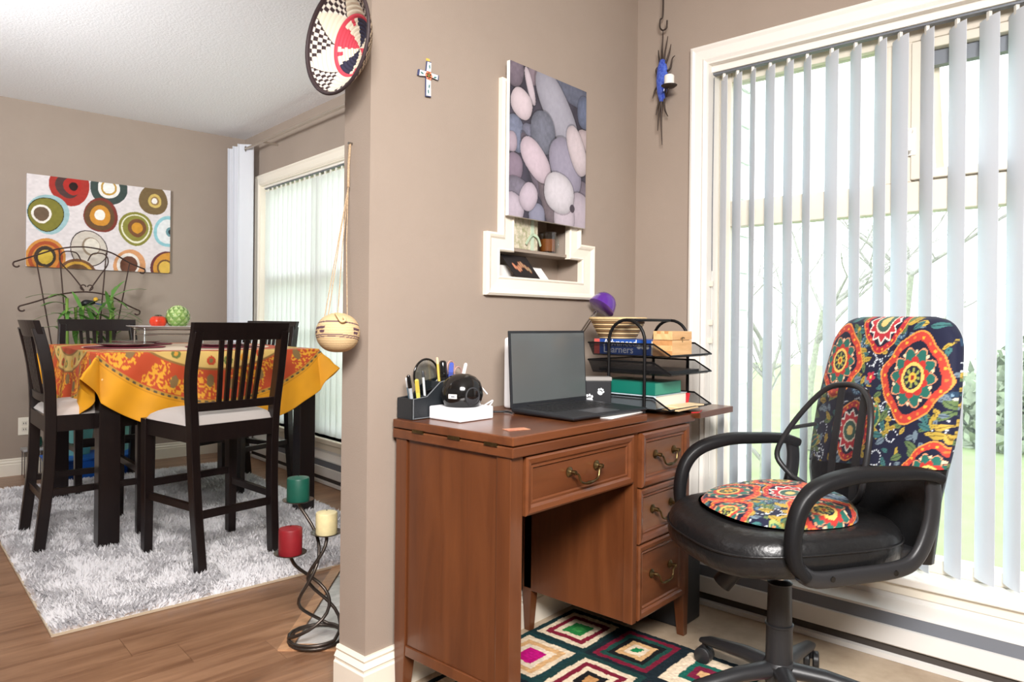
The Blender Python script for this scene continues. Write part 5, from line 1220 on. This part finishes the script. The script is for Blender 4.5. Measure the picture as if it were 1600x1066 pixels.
rg = [(-0.0855, R0*1.008*math.cos(2*PI*j/60), R0*1.008*math.sin(2*PI*j/60)) for j in range(60)]
MB().tube(rg, 0.0048, 8, True).build('rim', mat('dark_rim', (58, 44, 46), 0.6), cb_, smooth=60)

# ------------------------------------------------------------------ hanging round basket
hb_ = thing('hanging_basket', 'round lidded woven basket hanging by cords from the partition end', 'basket', (1.118, 1.612, 0.957), 0)
nz_, na_ = 110, 160
tt = np.linspace(-PI/2, PI/2, nz_)[:, None]; th = np.linspace(0, 2*PI, na_)[None, :]
rad = 0.0575*np.cos(tt)**0.8*(1 + 0.010*np.abs(np.sin(tt*22))); Zs = 0.052*np.sin(tt) + 0.055
Xs, Ys, Zz = rad*np.cos(th), rad*np.sin(th), Zs + 0*th
cc = np.zeros(Xs.shape + (3,)); cc[:] = L(214, 184, 140); tilt = Zz - 0.055 + 0.010*np.sin(th + 0.9)
for b0, b1 in ((0.020, 0.0235), (-0.014, -0.011), (-0.019, -0.0165)): cc[(tilt > b0) & (tilt < b1)] = L(104, 78, 84)
for c0, sg in ((2.75, 1), (3.35, -1), (0.9, 1), (1.6, -1), (5.0, 1)):
    dd2 = (np.broadcast_to(th, Xs.shape) - c0)*sg; cc[(tilt > -0.010) & (tilt < 0.014) & (dd2 > -0.1 + 0.0) & (dd2 < 0.08 + (tilt + 0.010)*16) & (np.floor(tilt/0.0035).astype(int) % 3 != 0)] = L(96, 70, 78)
cc *= (0.84 + 0.16*np.abs(np.sin(tt*22)))[..., None]
painted('body', np.stack([Xs, Ys, Zz], -1).reshape(-1, 3), grid_faces(na_, nz_), cc.reshape(-1, 3), M['coil'], hb_)
MB().lathe([(0.026, 0.094), (0.030, 0.096), (0.029, 0.101), (0.018, 0.107), (0, 0.109)], 28).build('lid', M['straw'], hb_, smooth=60)
MB().tube(bez([(-0.02, -0.018, 0.106), (-0.028, -0.040, 0.098), (-0.026, -0.052, 0.086), (-0.018, -0.058, 0.089), (-0.016, -0.048, 0.097)], 5), 0.0035, 7).build('loop', M['straw'], hb_, smooth=60)
M['cord'] = mat('jute_cord', (208, 184, 150), 0.9, rgb2=(150, 120, 92), vscale=300)
nail = Vector((0.070, 0.052, 0.585)); nk = Vector((0.060, 0.045, 0.46))
for i, (a, b) in enumerate(((-0.022, 0.030), (-0.026, 0.008), (0.012, 0.02), (0.008, -0.03))):
    MB().tube([(a, b, 0.098), tuple(Vector((a, b, 0.098)).lerp(nk, 0.55) + Vector((0, 0.002*i, 0))), tuple(nk), tuple(nail)], 0.0014, 6).build('hanging_cord', M['cord'], hb_)
MB().tube([tuple(nk), tuple(nk.lerp(nail, 0.5) + Vector((0, 0.003, 0))), tuple(nail)], 0.0035, 7).build('cord_knot', M['cord'], hb_)
MB().tube([(0.064, nail.y, nail.z), (0.080, nail.y, nail.z)], 0.004, 8).build('hook', M['nickel'], hb_)

# ------------------------------------------------------------------ ceramic cross
cr = thing('ceramic_cross', 'small white ceramic cross with a painted flower on the wall', 'cross', (1.398, 1.581, 1.757))
def crossp(k): 
    a = 0.0095*k; return [(-a, -0.052*k), (a*1.15, -0.050*k), (a, 0.010), (0.040*k, 0.012 - 0.004*k), (0.042*k, 0.012 + 0.011*k), (a, 0.013 + a), (a*1.2, 0.054*k), (-a*0.6, 0.054*k), (-a, 0.013 + a), (-0.038*k, 0.012 + 0.009*k), (-0.041*k, 0.012 - 0.010*k), (-a, 0.008)]
Mx = Matrix.Rotation(PI/2, 4, 'X')
MB().prism(crossp(1.0), 0.001, 0.0065, Mx).build('edge', mat('navy_glaze', (70, 76, 110), 0.25), cr, bevel=0.001)
MB().prism([(x*0.88, y*0.94) for x, y in crossp(1.0)], 0.0065, 0.0072, Mx).build('face', mat('white_glaze', (236, 236, 236), 0.2), cr)
fl_ = MB()
for k in range(6):
    a = 2*PI*k/6; fl_.lathe([(0, 0), (0.0062, 0), (0.0062, 0.0006), (0, 0.0006)], 12, c=(0.008*math.cos(a), 0.011 + 0.008*math.sin(a), 0.0072), M=Mx)
fl_.build('flower', mat('salmon_glaze', (214, 132, 100), 0.3), cr)
MB().lathe([(0, 0), (0.004, 0), (0.004, 0.001), (0, 0.001)], 12, c=(0, 0.011, 0.0074), M=Mx).build('flower_heart', mat('olive_glaze', (110, 120, 60), 0.3), cr)
lv = MB()
for x, y, a in ((0.025, 0.012, 0.3), (-0.026, 0.012, 2.9), (0.002, -0.020, 1.4), (0.003, 0.038, 1.7), (-0.001, -0.036, 1.7)):
    Mf = Mx @ Matrix.Translation((x, y, 0.0072)) @ Matrix.Rotation(a, 4, 'Z'); lv.lathe([(0, 0), (0.006, 0), (0.006, 0.0006), (0, 0.0006)], 10, M=Mf, sy=0.4)
lv.build('leaf', mat('teal_glaze', (50, 110, 110), 0.3), cr)
MB().box((-0.006, -0.004, 0.054), (0.006, -0.001, 0.062)).build('hanger', mat('yellow_clay', (224, 190, 90), 0.5), cr)

# ------------------------------------------------------------------ wrought iron sconce
M['iron'] = mat('wrought_iron', (70, 60, 54), 0.5, 0.7)
M['blue_glass'] = mat('blue_art_glass', (30, 56, 170), 0.12, rgb2=(90, 120, 210), vscale=90, spec=0.8)
sc3 = thing('wall_sconce', 'wrought iron wall sconce with a blue glass body hanging beside the window', 'sconce', (2.525, 1.444, 2.02))
b_ = MB().lathe([(0, -0.088), (0.011, -0.085), (0.021, -0.05), (0.026, 0.0), (0.022, 0.05), (0.011, 0.082), (0, 0.086)], 20, sx=0.55); b_.build('glass_body', M['blue_glass'], sc3, smooth=60)
def spike(*pts, r=0.0046):
    pts = bez(pts, 6); n = len(pts); MB().tube(pts, [r*(1 - 0.8*i/(n - 1)) + 0.0006 for i in range(n)], 7).build('iron_spike', M['iron'], sc3, smooth=60)
spike((0, 0.002, 0.075), (0.004, 0.004, 0.12), (0, -0.001, 0.16), (0, -0.002, 0.20))
spike((0, -0.006, 0.07), (0, -0.012, 0.11), (0, -0.024, 0.17)); spike((0, -0.012, 0.06), (0, -0.03, 0.10), (0, -0.038, 0.135))
spike((0, 0.010, 0.07), (0, 0.016, 0.10), (0, 0.018, 0.125)); spike((0, -0.018, 0.03), (0, -0.036, 0.04), (0, -0.044, 0.075), (0, -0.056, 0.085))
spike((0, 0.018, 0.02), (0, 0.028, 0.045), (0, 0.022, 0.058)); spike((0, 0.018, -0.02), (0, 0.032, -0.035), (0, 0.042, -0.065))
spike((0, 0.008, -0.07), (0, 0.018, -0.10), (0, 0.026, -0.135)); spike((0, 0.004, -0.08), (0, 0.014, -0.14), (0, 0.018, -0.20))
spike((0, 0.0, -0.08), (0, 0.002, -0.16), (0, -0.003, -0.26)); spike((0, -0.008, -0.07), (0, -0.014, -0.12), (0, -0.028, -0.15))
MB().tube(bez([(0, -0.014, -0.03), (-0.02, -0.03, -0.075), (-0.045, -0.05, -0.07), (-0.05, -0.058, -0.055)], 6), 0.0035, 7).build('candle_arm', M['iron'], sc3, smooth=60)
MB().lathe([(0, 0), (0.020, 0.001), (0.030, 0.008), (0.031, 0.010), (0.020, 0.004), (0, 0.003)], 24, c=(-0.05, -0.060, -0.056)).build('candle_dish', M['iron'], sc3, smooth=60)
hk = thing('iron_hook', 'black iron ceiling hook above the sconce', 'hook', (2.525, 1.443, 2.23))
MB().tube(bez([(0, 0, 0.24), (0, 0, 0.06), (0, 0.012, 0.035), (0, 0.013, 0.005), (0, 0.0, -0.010), (0, -0.016, -0.004), (0, -0.019, 0.025)], 8), 0.0032, 8).build('rod', M['iron'], hk, smooth=60)
spl = MB(); spl.lathe([(0, 0), (0.012, 0), (0.012, 0.004), (0, 0.004)], 16, c=(0, 0, 0.236)); spl.build('ceiling_plate', M['iron'], hk)
scd = thing('candle', 'short white candle on the sconce dish', 'candle', (2.475, 1.384, 1.968), 0, 'candles')
M['wax_white'] = mat('white_wax', (240, 238, 230), 0.5)
MB().lathe([(0, 0), (0.019, 0), (0.0195, 0.003), (0.019, 0.042), (0.016, 0.046), (0, 0.044)], 24).build('wax', M['wax_white'], scd, smooth=40)
MB().tube([(0, 0, 0.044), (0.001, 0, 0.050)], 0.001, 5).build('wick', M['gloss_black'], scd)

# ------------------------------------------------------------------ things in the niche
M['grey_wood'] = wood_mat('grey_shelf_wood', (130, 116, 104), (160, 146, 132), (1, 12, 12), 0.6)
shl = thing('niche_shelf', 'thin grey wooden shelf across the wall niche', 'shelf', (1.94, 1.62, 1.284))
MB().box((-0.228, -0.036, 0), (0.228, 0.066, 0.010)).build('board', M['grey_wood'], shl)
gb = thing('gift_box', 'floral gift box tied with a pale green ribbon in the niche', 'box', (1.875, 1.608, 1.2945), 0.05)
MB().box((-0.075, -0.02, 0), (0.055, 0.03, 0.115)).build('box', mat('floral_paper', (226, 214, 196), 0.6, rgb2=(150, 150, 110), vscale=70), gb, bevel=0.002)
MB().box((0.012, -0.022, 0), (0.030, -0.0202, 0.115)).build('ribbon', mat('pale_green_ribbon', (188, 204, 180), 0.5), gb)
for s in (-1, 1): MB().sweep(bez([(0.02, -0.026, 0.055), (0.02 + s*0.022, -0.03, 0.045), (0.02 + s*0.042, -0.027, 0.018)], 5), 0.009, 0.002, up=(0, 1, 0)).build('ribbon_tail', mat('green_ribbon_tail', (176, 196, 168), 0.5), gb)
mgc = thing('glass_mug', 'small glass mug holding an orange candle in the niche', 'mug', (2.012, 1.612, 1.2945))
MB().lathe([(0, 0), (0.030, 0), (0.032, 0.01), (0.032, 0.075), (0.030, 0.075), (0.029, 0.006), (0, 0.005)], 28).build('glass', glass_mat('mug_glass', (225, 220, 215), 0.15), mgc, smooth=40)
MB().lathe([(0, 0.006), (0.027, 0.006), (0.027, 0.05), (0, 0.052)], 24).build('candle_fill', mat('orange_wax', (222, 140, 60), 0.4), mgc, smooth=40)
MB().tube(bez([(0.031, -0.004, 0.06), (0.052, -0.006, 0.055), (0.052, -0.006, 0.028), (0.031, -0.004, 0.02)], 6), 0.004, 8).build('handle', M['glass'], mgc, smooth=60)
wbx2 = MB().loft([[Vector(v) for v in ((-0.2, 0.0, 0), (0.12, 0.0, 0), (0.12, 0.045, 0), (-0.2, 0.045, 0))], [Vector(v) for v in ((-0.2, 0.0, 0.042), (0.07, 0.0, 0.042), (0.12, 0.045, 0.05), (-0.2, 0.045, 0.05))]]).build('letter_box', M['paper'], loc=(1.93, 1.63, 1.1965)); tag(wbx2, 'white paper packet lying in the lower niche opening', 'packet')
cdp = thing('photo_card', 'dark photo card of clasped hands propped in the lower niche', 'card', (1.865, 1.596, 1.1965))
ncx = 60; S, T_ = np.meshgrid(np.linspace(0, 1, ncx), np.linspace(0, 1, 40)); cc = np.zeros(S.shape + (3,)); cc[:] = L(30, 24, 24)
for k in range(7):
    d = np.hypot((S - 0.25 - 0.09*k)*1.2, (T_ - 0.5 - 0.12*math.sin(k*1.3))*0.45); cc[d < 0.07] = L(196 - 8*k, 128, 96); cc[(d > 0.055) & (d < 0.07)] = L(120, 70, 52)
P = np.stack([-0.075 + 0.15*S - 0.045*T_ + 0.02, 0.022*(1 - T_) - 0.01 + 0*S, (1 - T_)*0.075 + 0.0015], -1); P[..., 0] = -0.055 + 0.13*S - 0.055*(1 - T_)
pf = painted('print', P.reshape(-1, 3), grid_faces(ncx, 40, True), cc.reshape(-1, 3), M['print'], cdp)
k_ = pf.modifiers.new('solid', 'SOLIDIFY'); k_.thickness = 0.0012; k_.offset = -1
# ------------------------------------------------------------------ candle holder on the hearth
ch_ = thing('candle_holder', 'twisted iron floor candle holder with three dishes by the partition', 'candle holder', (1.318, 2.0, 0.004))
M['gunmetal'] = mat('gunmetal_rod', (84, 76, 70), 0.38, 0.8)
def dish(x, y, z): MB().lathe([(0, 0), (0.035, 0.0), (0.050, 0.006), (0.051, 0.008), (0.035, 0.0035), (0, 0.003)], 30, c=(x, y, z)).build('dish', M['gunmetal'], ch_, smooth=60)
R2 = Vector((0.663, -0.749, 0)); F2 = Vector((0.749, 0.663, 0))
tops = [(-0.082, 0.055, 0.435), (-0.070, -0.062, 0.297), (0.028, 0.0, 0.344)]      # camera-right, away, z
base_r = 0.088
for k, (a, b, z) in enumerate(tops):
    p_top = R2*a + F2*b
    pts = []; a0 = 2*PI*k/3 + 0.6; H2 = z
    for i in range(0, 15):                                    # a loop lying on the floor
        t = a0 - 2*PI*0.78 + 2*PI*0.78*i/15; pts.append(Vector((base_r*math.cos(t), base_r*math.sin(t), 0.006 + 0.002*k + 0.012*(i/15)**2)))
    for i in range(0, 20):
        q = i/19; t = a0 + q*2*PI*1.05; r_ = base_r*(1 - 0.42*math.sin(q*PI*0.8))*(1 - 0.35*q)
        c = p_top*(q**3)
        pts.append(Vector((c.x + r_*math.cos(t)*(1 - q**4), c.y + r_*math.sin(t)*(1 - q**4), 0.018 + 0.002*k + (H2 - 0.022)*q**1.05)))
    pts.append(Vector((p_top.x, p_top.y, z)))
    MB().tube(pts, 0.0055, 9).build('rod', M['gunmetal'], ch_, smooth=60); dish(p_top.x, p_top.y, z)
def pillar(label, idx, r, h, rgb, rgb2):
    a, b, z = tops[idx]; p = Vector(ch_.location) + R2*a + F2*b
    t = thing('candle', label, 'candle', (p.x, p.y, p.z + z + 0.0035), 0, 'candles')
    MB().lathe([(0, 0), (r*0.98, 0), (r, 0.004), (r, h*0.88), (r*0.96, h*0.93), (r*0.72, h*0.95), (r*0.4, h*0.985), (0, h)], 32).build('wax', mat('wax_%d' % idx, rgb, 0.45, var=0.12, vscale=40), t, smooth=40)
    MB().tube([(0, 0, h*0.99), (0.001, 0, h + 0.004)], 0.0012, 5).build('wick', M['gloss_black'], t)
pillar('dark green pillar candle on the highest dish of the holder', 0, 0.0365, 0.082, (18, 84, 68), None)
pillar('dark red pillar candle on the lowest dish of the holder', 1, 0.0365, 0.086, (138, 28, 36), None)
pillar('cream pillar candle on the dish nearest the partition', 2, 0.0345, 0.073, (236, 220, 168), None)

# ------------------------------------------------------------------ on the dining table
TT = TZ + 0.0052
M['burgundy'] = mat('burgundy_mat', (128, 48, 62), 0.7, bump=0.2, bscale=300)
M['plate'] = mat('pale_plate', (214, 210, 212), 0.2, spec=0.6)
for i, (x, y, lb) in enumerate(((-1.22, -1.55, 'left'), (-0.78, -1.72, 'near'), (-1.06, -1.12, 'far'))):
    pmt = MB().lathe([(0, 0), (0.185, 0), (0.19, 0.002), (0.185, 0.004), (0, 0.004)], 40); o = pmt.build('placemat', M['burgundy'], loc=DW(x, y, TT)); tag(o, {'left': 'round burgundy placemat at the left side of the table', 'near': 'round burgundy placemat beyond the front chair', 'far': 'round burgundy placemat at the far side of the table'}[lb], 'placemat', 'burgundy placemats')
    p = thing('plate', {'left': 'pale dinner plate on the left placemat', 'near': 'pale dinner plate on the placemat beyond the front chair', 'far': 'pale dinner plate on the far placemat'}[lb], 'plate', DW(x, y, TT + 0.0045), 0, 'dinner plates')
    MB().lathe([(0, 0), (0.08, 0), (0.13, 0.012), (0.135, 0.014), (0.128, 0.015), (0.08, 0.005), (0, 0.004)], 40).build('dish', M['plate'], p, smooth=40)
    MB().lathe([(0.127, 0.0145), (0.135, 0.0135), (0.1352, 0.0155), (0.127, 0.0165)], 40).build('rim_band', M['nickel'], p, smooth=40)
sv = thing('serving_stand', 'silver wire serving stand with a white platter on the dining table', 'stand', DW(-0.965, -1.40, TT), -DT + 0.0)
wr = MB()
for s in (-1, 1):
    x = s*0.15
    MB().tube([(x, -0.10, 0.004), (x, -0.10, 0.088), (x, 0.10, 0.088), (x, 0.10, 0.004)], 0.004, 8).build('leg_frame', M['chrome'], sv, smooth=60)
    MB().tube([(x, -0.10, 0.010), (x, 0.10, 0.010)], 0.003, 7).build('foot_bar', M['chrome'], sv, smooth=60)
for y in (-0.10, 0.10):
    for z in (0.088, 0.062): MB().tube([(-0.15, y, z), (0.15, y, z)], 0.0035, 8).build('side_wire', M['chrome'], sv, smooth=60)
    for x in (-0.15, 0.15): MB().lathe([(0, 0), (0.006, 0.004), (0.006, 0.010), (0, 0.014)], 10, c=(x, y, 0.088)).build('finial', M['chrome'], sv, smooth=60)
plt = MB(); plt.loft([[Vector((sx*0.14, sy*0.09, 0.093)) for sx, sy in ((-1, -1), (1, -1), (1, 1), (-1, 1))], [Vector((sx*0.19, sy*0.125, 0.108)) for sx, sy in ((-1, -1), (1, -1), (1, 1), (-1, 1))], [Vector((sx*0.185, sy*0.12, 0.110)) for sx, sy in ((-1, -1), (1, -1), (1, 1), (-1, 1))], [Vector((sx*0.135, sy*0.085, 0.097)) for sx, sy in ((-1, -1), (1, -1), (1, 1), (-1, 1))]]).build('platter', M['plate'], sv, bevel=0.002)
SVP = DW(-0.925, -1.40, TT + 0.098)
tm = thing('ceramic_tomato', 'red ceramic tomato on the white platter', 'ornament', DW(-1.018, -1.39, TT + 0.0975), 0)
V = []
def tomato(u, v):
    t = -PI/2 + PI*v; a = 2*PI*u; r = 0.044*math.cos(t)**0.85*(1 + 0.06*math.cos(a*6)) if math.cos(t) > 0 else 0; return (r*math.cos(a), r*math.sin(a), 0.036 + 0.036*math.sin(t) - 0.006*max(0, math.sin(t))**6)
MB().grid(tomato, 48, 20, True).build('fruit', mat('red_glaze', (206, 62, 36), 0.2, var=0.2, vscale=20), tm, smooth=80)
sp = MB()
for k in range(5):
    a = 2*PI*k/5; sp.sweep([(0, 0, 0.068), (0.012*math.cos(a), 0.012*math.sin(a), 0.072), (0.02*math.cos(a), 0.02*math.sin(a), 0.068)], 0.008, 0.002)
sp.build('calyx', mat('dark_green_glaze', (40, 60, 30), 0.3), tm)
at_ = thing('ceramic_artichoke', 'round green ceramic artichoke on the white platter beside the tomato', 'ornament', DW(-0.918, -1.40, TT + 0.0975), 0); at_.scale = (1.15, 1.15, 1.15)
def arti(u, v):
    t = -PI/2 + PI*v; a = 2*PI*u; r = 0.053*max(0.0, math.cos(t))**0.8*(1 + 0.025*math.cos(a*9 + (int(v*9) % 2)*PI)); return (r*math.cos(a), r*math.sin(a), 0.053 + 0.053*math.sin(t))
MB().grid(arti, 72, 36, True).build('body', mat('green_glaze', (142, 172, 92), 0.25, rgb2=(92, 124, 62), vscale=26), at_, smooth=80)
sc5 = MB()
for i in range(7):
    t = -0.9 + i*0.36
    for k in range(10):
        a = 2*PI*(k + 0.5*(i % 2))/10; r = 0.054*math.cos(t)**0.8; p = Vector((r*math.cos(a), r*math.sin(a), 0.053 + 0.053*math.sin(t)))
        n = Vector((math.cos(a)*math.cos(t), math.sin(a)*math.cos(t), math.sin(t))); u_ = Vector((-math.sin(a), math.cos(a), 0)); v_ = n.cross(u_)
        sc5.add([p - u_*0.010 - v_*0.006, p + u_*0.010 - v_*0.006, p + n*0.006 + v_*0.012], [(0, 1, 2)])
sc5.build('scales', mat('pale_green_glaze', (176, 196, 130), 0.3), at_)

# ------------------------------------------------------------------ trellis, bamboo, pots, blue box
def DL(x, y, z): p = DW(x, y, z); return p
trl = thing('plant_trellis', 'wrought iron fan trellis with curled ends behind the dining table', 'trellis', DW(-1.15, -0.20, 0.0), -DT)
M['rust_iron'] = mat('dark_rust_iron', (70, 52, 46), 0.6, 0.5)
def rodx(nm, pts, r=0.005, n=8): MB().tube(bez(pts, n), r, 7).build(nm, M['rust_iron'], trl, smooth=60)
o_ = lambda x, z: (x + 1.15, 0.0, z)
def curl(cx_, cz, r, a0, a1, n=8): return [(cx_ + r*math.cos(a0 + (a1 - a0)*k/n) + 1.15, 0, cz + r*math.sin(a0 + (a1 - a0)*k/n)) for k in range(n + 1)]
rodx('arch_rod', curl(-1.525, 1.375, 0.018, -0.5, -4.6)[::1] + [o_(-1.44, 1.43), o_(-1.30, 1.488), o_(-1.15, 1.512), o_(-1.0, 1.488), o_(-0.88, 1.425)] + curl(-0.795, 1.372, 0.018, 1.6, -2.6))
rodx('arch_rod', curl(-1.495, 1.095, 0.018, -0.5, -4.6) + [o_(-1.42, 1.14), o_(-1.29, 1.19), o_(-1.14, 1.212), o_(-1.0, 1.19), o_(-0.89, 1.13)] + curl(-0.825, 1.08, 0.018, 1.6, -2.6))
for a, b, z1 in ((-1.425, -1.25, 1.435), (-1.295, -1.20, 1.485), (-1.02, -1.10, 1.485), (-0.875, -1.05, 1.425)): rodx('upright_rod', [o_(a, z1), o_((a + b)/2, 0.9), o_(b, 0.32)], 0.0042)
rodx('heart_rod', curl(-1.155, 1.242, 0.016, 0.2, 4.8) + [o_(-1.22, 1.32), o_(-1.29, 1.41), o_(-1.27, 1.47), o_(-1.20, 1.47), o_(-1.17, 1.42)], 0.0042)
rodx('heart_rod', curl(-1.115, 1.242, 0.016, PI - 0.2, PI - 4.8) + [o_(-1.06, 1.32), o_(-1.01, 1.41), o_(-1.03, 1.47), o_(-1.10, 1.47), o_(-1.13, 1.42)], 0.0042)
bxs = thing('blue_box', 'low bright blue storage box on the floor by the dining wall', 'box', DW(-1.13, -0.345, 0.0015), -DT); bxs.scale = (1.12, 1.05, 1.0)
MB().loft([[Vector((sx*0.20, sy*0.13, 0)) for sx, sy in ((-1, -1), (1, -1), (1, 1), (-1, 1))], [Vector((sx*0.225, sy*0.15, 0.132)) for sx, sy in ((-1, -1), (1, -1), (1, 1), (-1, 1))]]).build('bin', mat('blue_plastic', (24, 96, 196), 0.45), bxs, bevel=0.006)
MB().box((-0.232, -0.157, 0.132), (0.232, 0.157, 0.144)).build('lid', mat('blue_plastic_lid', (30, 104, 204), 0.45), bxs, bevel=0.004)
M['teal'] = mat('teal_plastic', (120, 186, 176), 0.4)
M['bamboo'] = mat('bamboo_green', (120, 156, 60), 0.5, var=0.25, vscale=10)
M['leaf'] = mat('bamboo_leaf', (92, 142, 62), 0.5, var=0.35, vscale=8)
def potted(label, x, y, stems, seed, hmax):
    r = random.Random(seed); t = thing('potted_bamboo', label, 'plant', DW(x, y, 0.146), -DT, 'potted bamboo on the blue box')
    MB().lathe([(0, 0), (0.078, 0), (0.10, 0.17), (0.108, 0.172), (0.108, 0.20), (0.098, 0.20), (0.092, 0.175), (0, 0.165)], 32).build('pot', M['teal'], t, smooth=40)
    for s in range(stems):
        a = r.random()*6.28; b = Vector((0.03*math.cos(a), 0.03*math.sin(a), 0.16)); h = hmax*r.uniform(0.72, 1.0); top = Vector((b.x*3.0 + r.uniform(-0.05, 0.05), b.y*1.5 - 0.02, h))
        st = MB(); pts = bez([tuple(b), tuple(b.lerp(top, 0.5) + Vector((r.uniform(-0.02, 0.02), 0, 0))), tuple(top)], 6)
        st.tube(pts, [0.0085 + (0.002 if i % 3 == 0 else 0) for i in range(len(pts))], 9); so_ = st.build('stem', M['bamboo'], t, smooth=50)
        for k in range(9):
            p = Vector(pts[-1 - (k//2)]) ; az = r.random()*6.28; ln_ = r.uniform(0.16, 0.30); el = r.uniform(0.1, 1.0)
            d_ = Vector((math.cos(az)*math.cos(el), math.sin(az)*math.cos(el)*0.6, math.sin(el))); lf = []
            for i in range(8):
                q = i/7; c = p + d_*(ln_*q) + Vector((0, 0, -0.10*q*q*(1.2 - el*0.6))); w_ = 0.013*math.sin(PI*min(1, q*0.93 + 0.06))**0.8 + 0.0004
                sd = Vector((-math.sin(az), math.cos(az), 0)); lf.append([c - sd*w_, c + Vector((0, 0, 0.0015)), c + sd*w_, c - Vector((0, 0, 0.0012))])
            MB().loft(lf).build('leaf', M['leaf'], so_, smooth=60)
potted('left bamboo plant in a teal pot behind the table', -1.20, -0.27, 5, 3, 1.10)
potted('right bamboo plant in a teal pot behind the table', -0.97, -0.27, 4, 8, 1.06)
brd = thing('toy_bird', 'small black, yellow and blue toy bird perched on the trellis', 'ornament', DW(-1.12, -0.225, 1.135), -DT)
bd_ = MB(); bd_.tube(bez([(-0.055, 0, -0.012), (-0.03, 0, 0.0), (0.0, 0, 0.004), (0.03, 0, 0.008)], 5), [0.006, 0.010, 0.014, 0.018, 0.02, 0.022, 0.023, 0.023, 0.022, 0.021, 0.019, 0.017, 0.015, 0.013, 0.011, 0.009][:16], 12); bd_.build('body', M['black_card'], brd, smooth=60)
hd_ = MB(); hd_.lathe([(0, -0.016), (0.010, -0.013), (0.016, 0.0), (0.011, 0.013), (0, 0.017)], 16, c=(0.034, 0, 0.026)); hd_.build('head', mat('yellow_feather', (222, 170, 50), 0.7), brd, smooth=60)
MB().sweep([(0.03, 0, 0.0), (0.06, 0, -0.006), (0.09, 0, -0.012)], [0.02, 0.02, 0.012], 0.006).build('tail', mat('blue_feather', (50, 84, 150), 0.7), brd)
MB().tube([(0.046, 0, 0.028), (0.062, 0, 0.025)], [0.004, 0.0008], 8).build('beak', M['gloss_black'], brd)

# ------------------------------------------------------------------ outlet and wire stand on the dining wall
ou = thing('wall_outlet', 'cream wall outlet on the dining wall', 'outlet', DW(-1.447, -0.001, 0.318), -DT)
MB().box((-0.036, -0.005, -0.058), (0.036, 0, 0.058)).build('cover_plate', M['cream_trim'], ou, bevel=0.002)
for z in (0.02, -0.02):
    MB().box((-0.016, -0.007, z - 0.014), (0.016, -0.005, z + 0.014)).build('socket', M['vinyl'], ou, bevel=0.002)
    for x in (-0.006, 0.006): MB().box((x - 0.0015, -0.0076, z - 0.006), (x + 0.0015, -0.0069, z + 0.004)).build('slot', M['gloss_black'], ou)
pg = MB(); pg.lathe([(0, 0), (0.020, 0.0), (0.026, 0.02), (0.020, 0.06), (0.006, 0.075), (0, 0.076)], 20); o = pg.build('plant_feeder', mat('dark_green_glass', (28, 70, 58), 0.2), loc=DW(-1.385, -0.10, 0.19)); tag(o, 'dark green glass bottle on the wire stand by the outlet', 'bottle')
ws = thing('wire_stand', 'small white wire stand against the dining wall baseboard', 'stand', DW(-1.40, -0.10, 0.001), -DT)
MB().box((-0.075, -0.06, 0.168), (0.075, 0.06, 0.184)).build('top_plate', mat('grey_white_metal', (170, 168, 166), 0.5), ws, bevel=0.003)
for x in (-0.065, -0.022, 0.022, 0.065):
    for y in (-0.05, 0.05): MB().tube([(x, y, 0), (x, y, 0.168)], 0.003, 6).build('wire_leg', M['nickel'], ws)
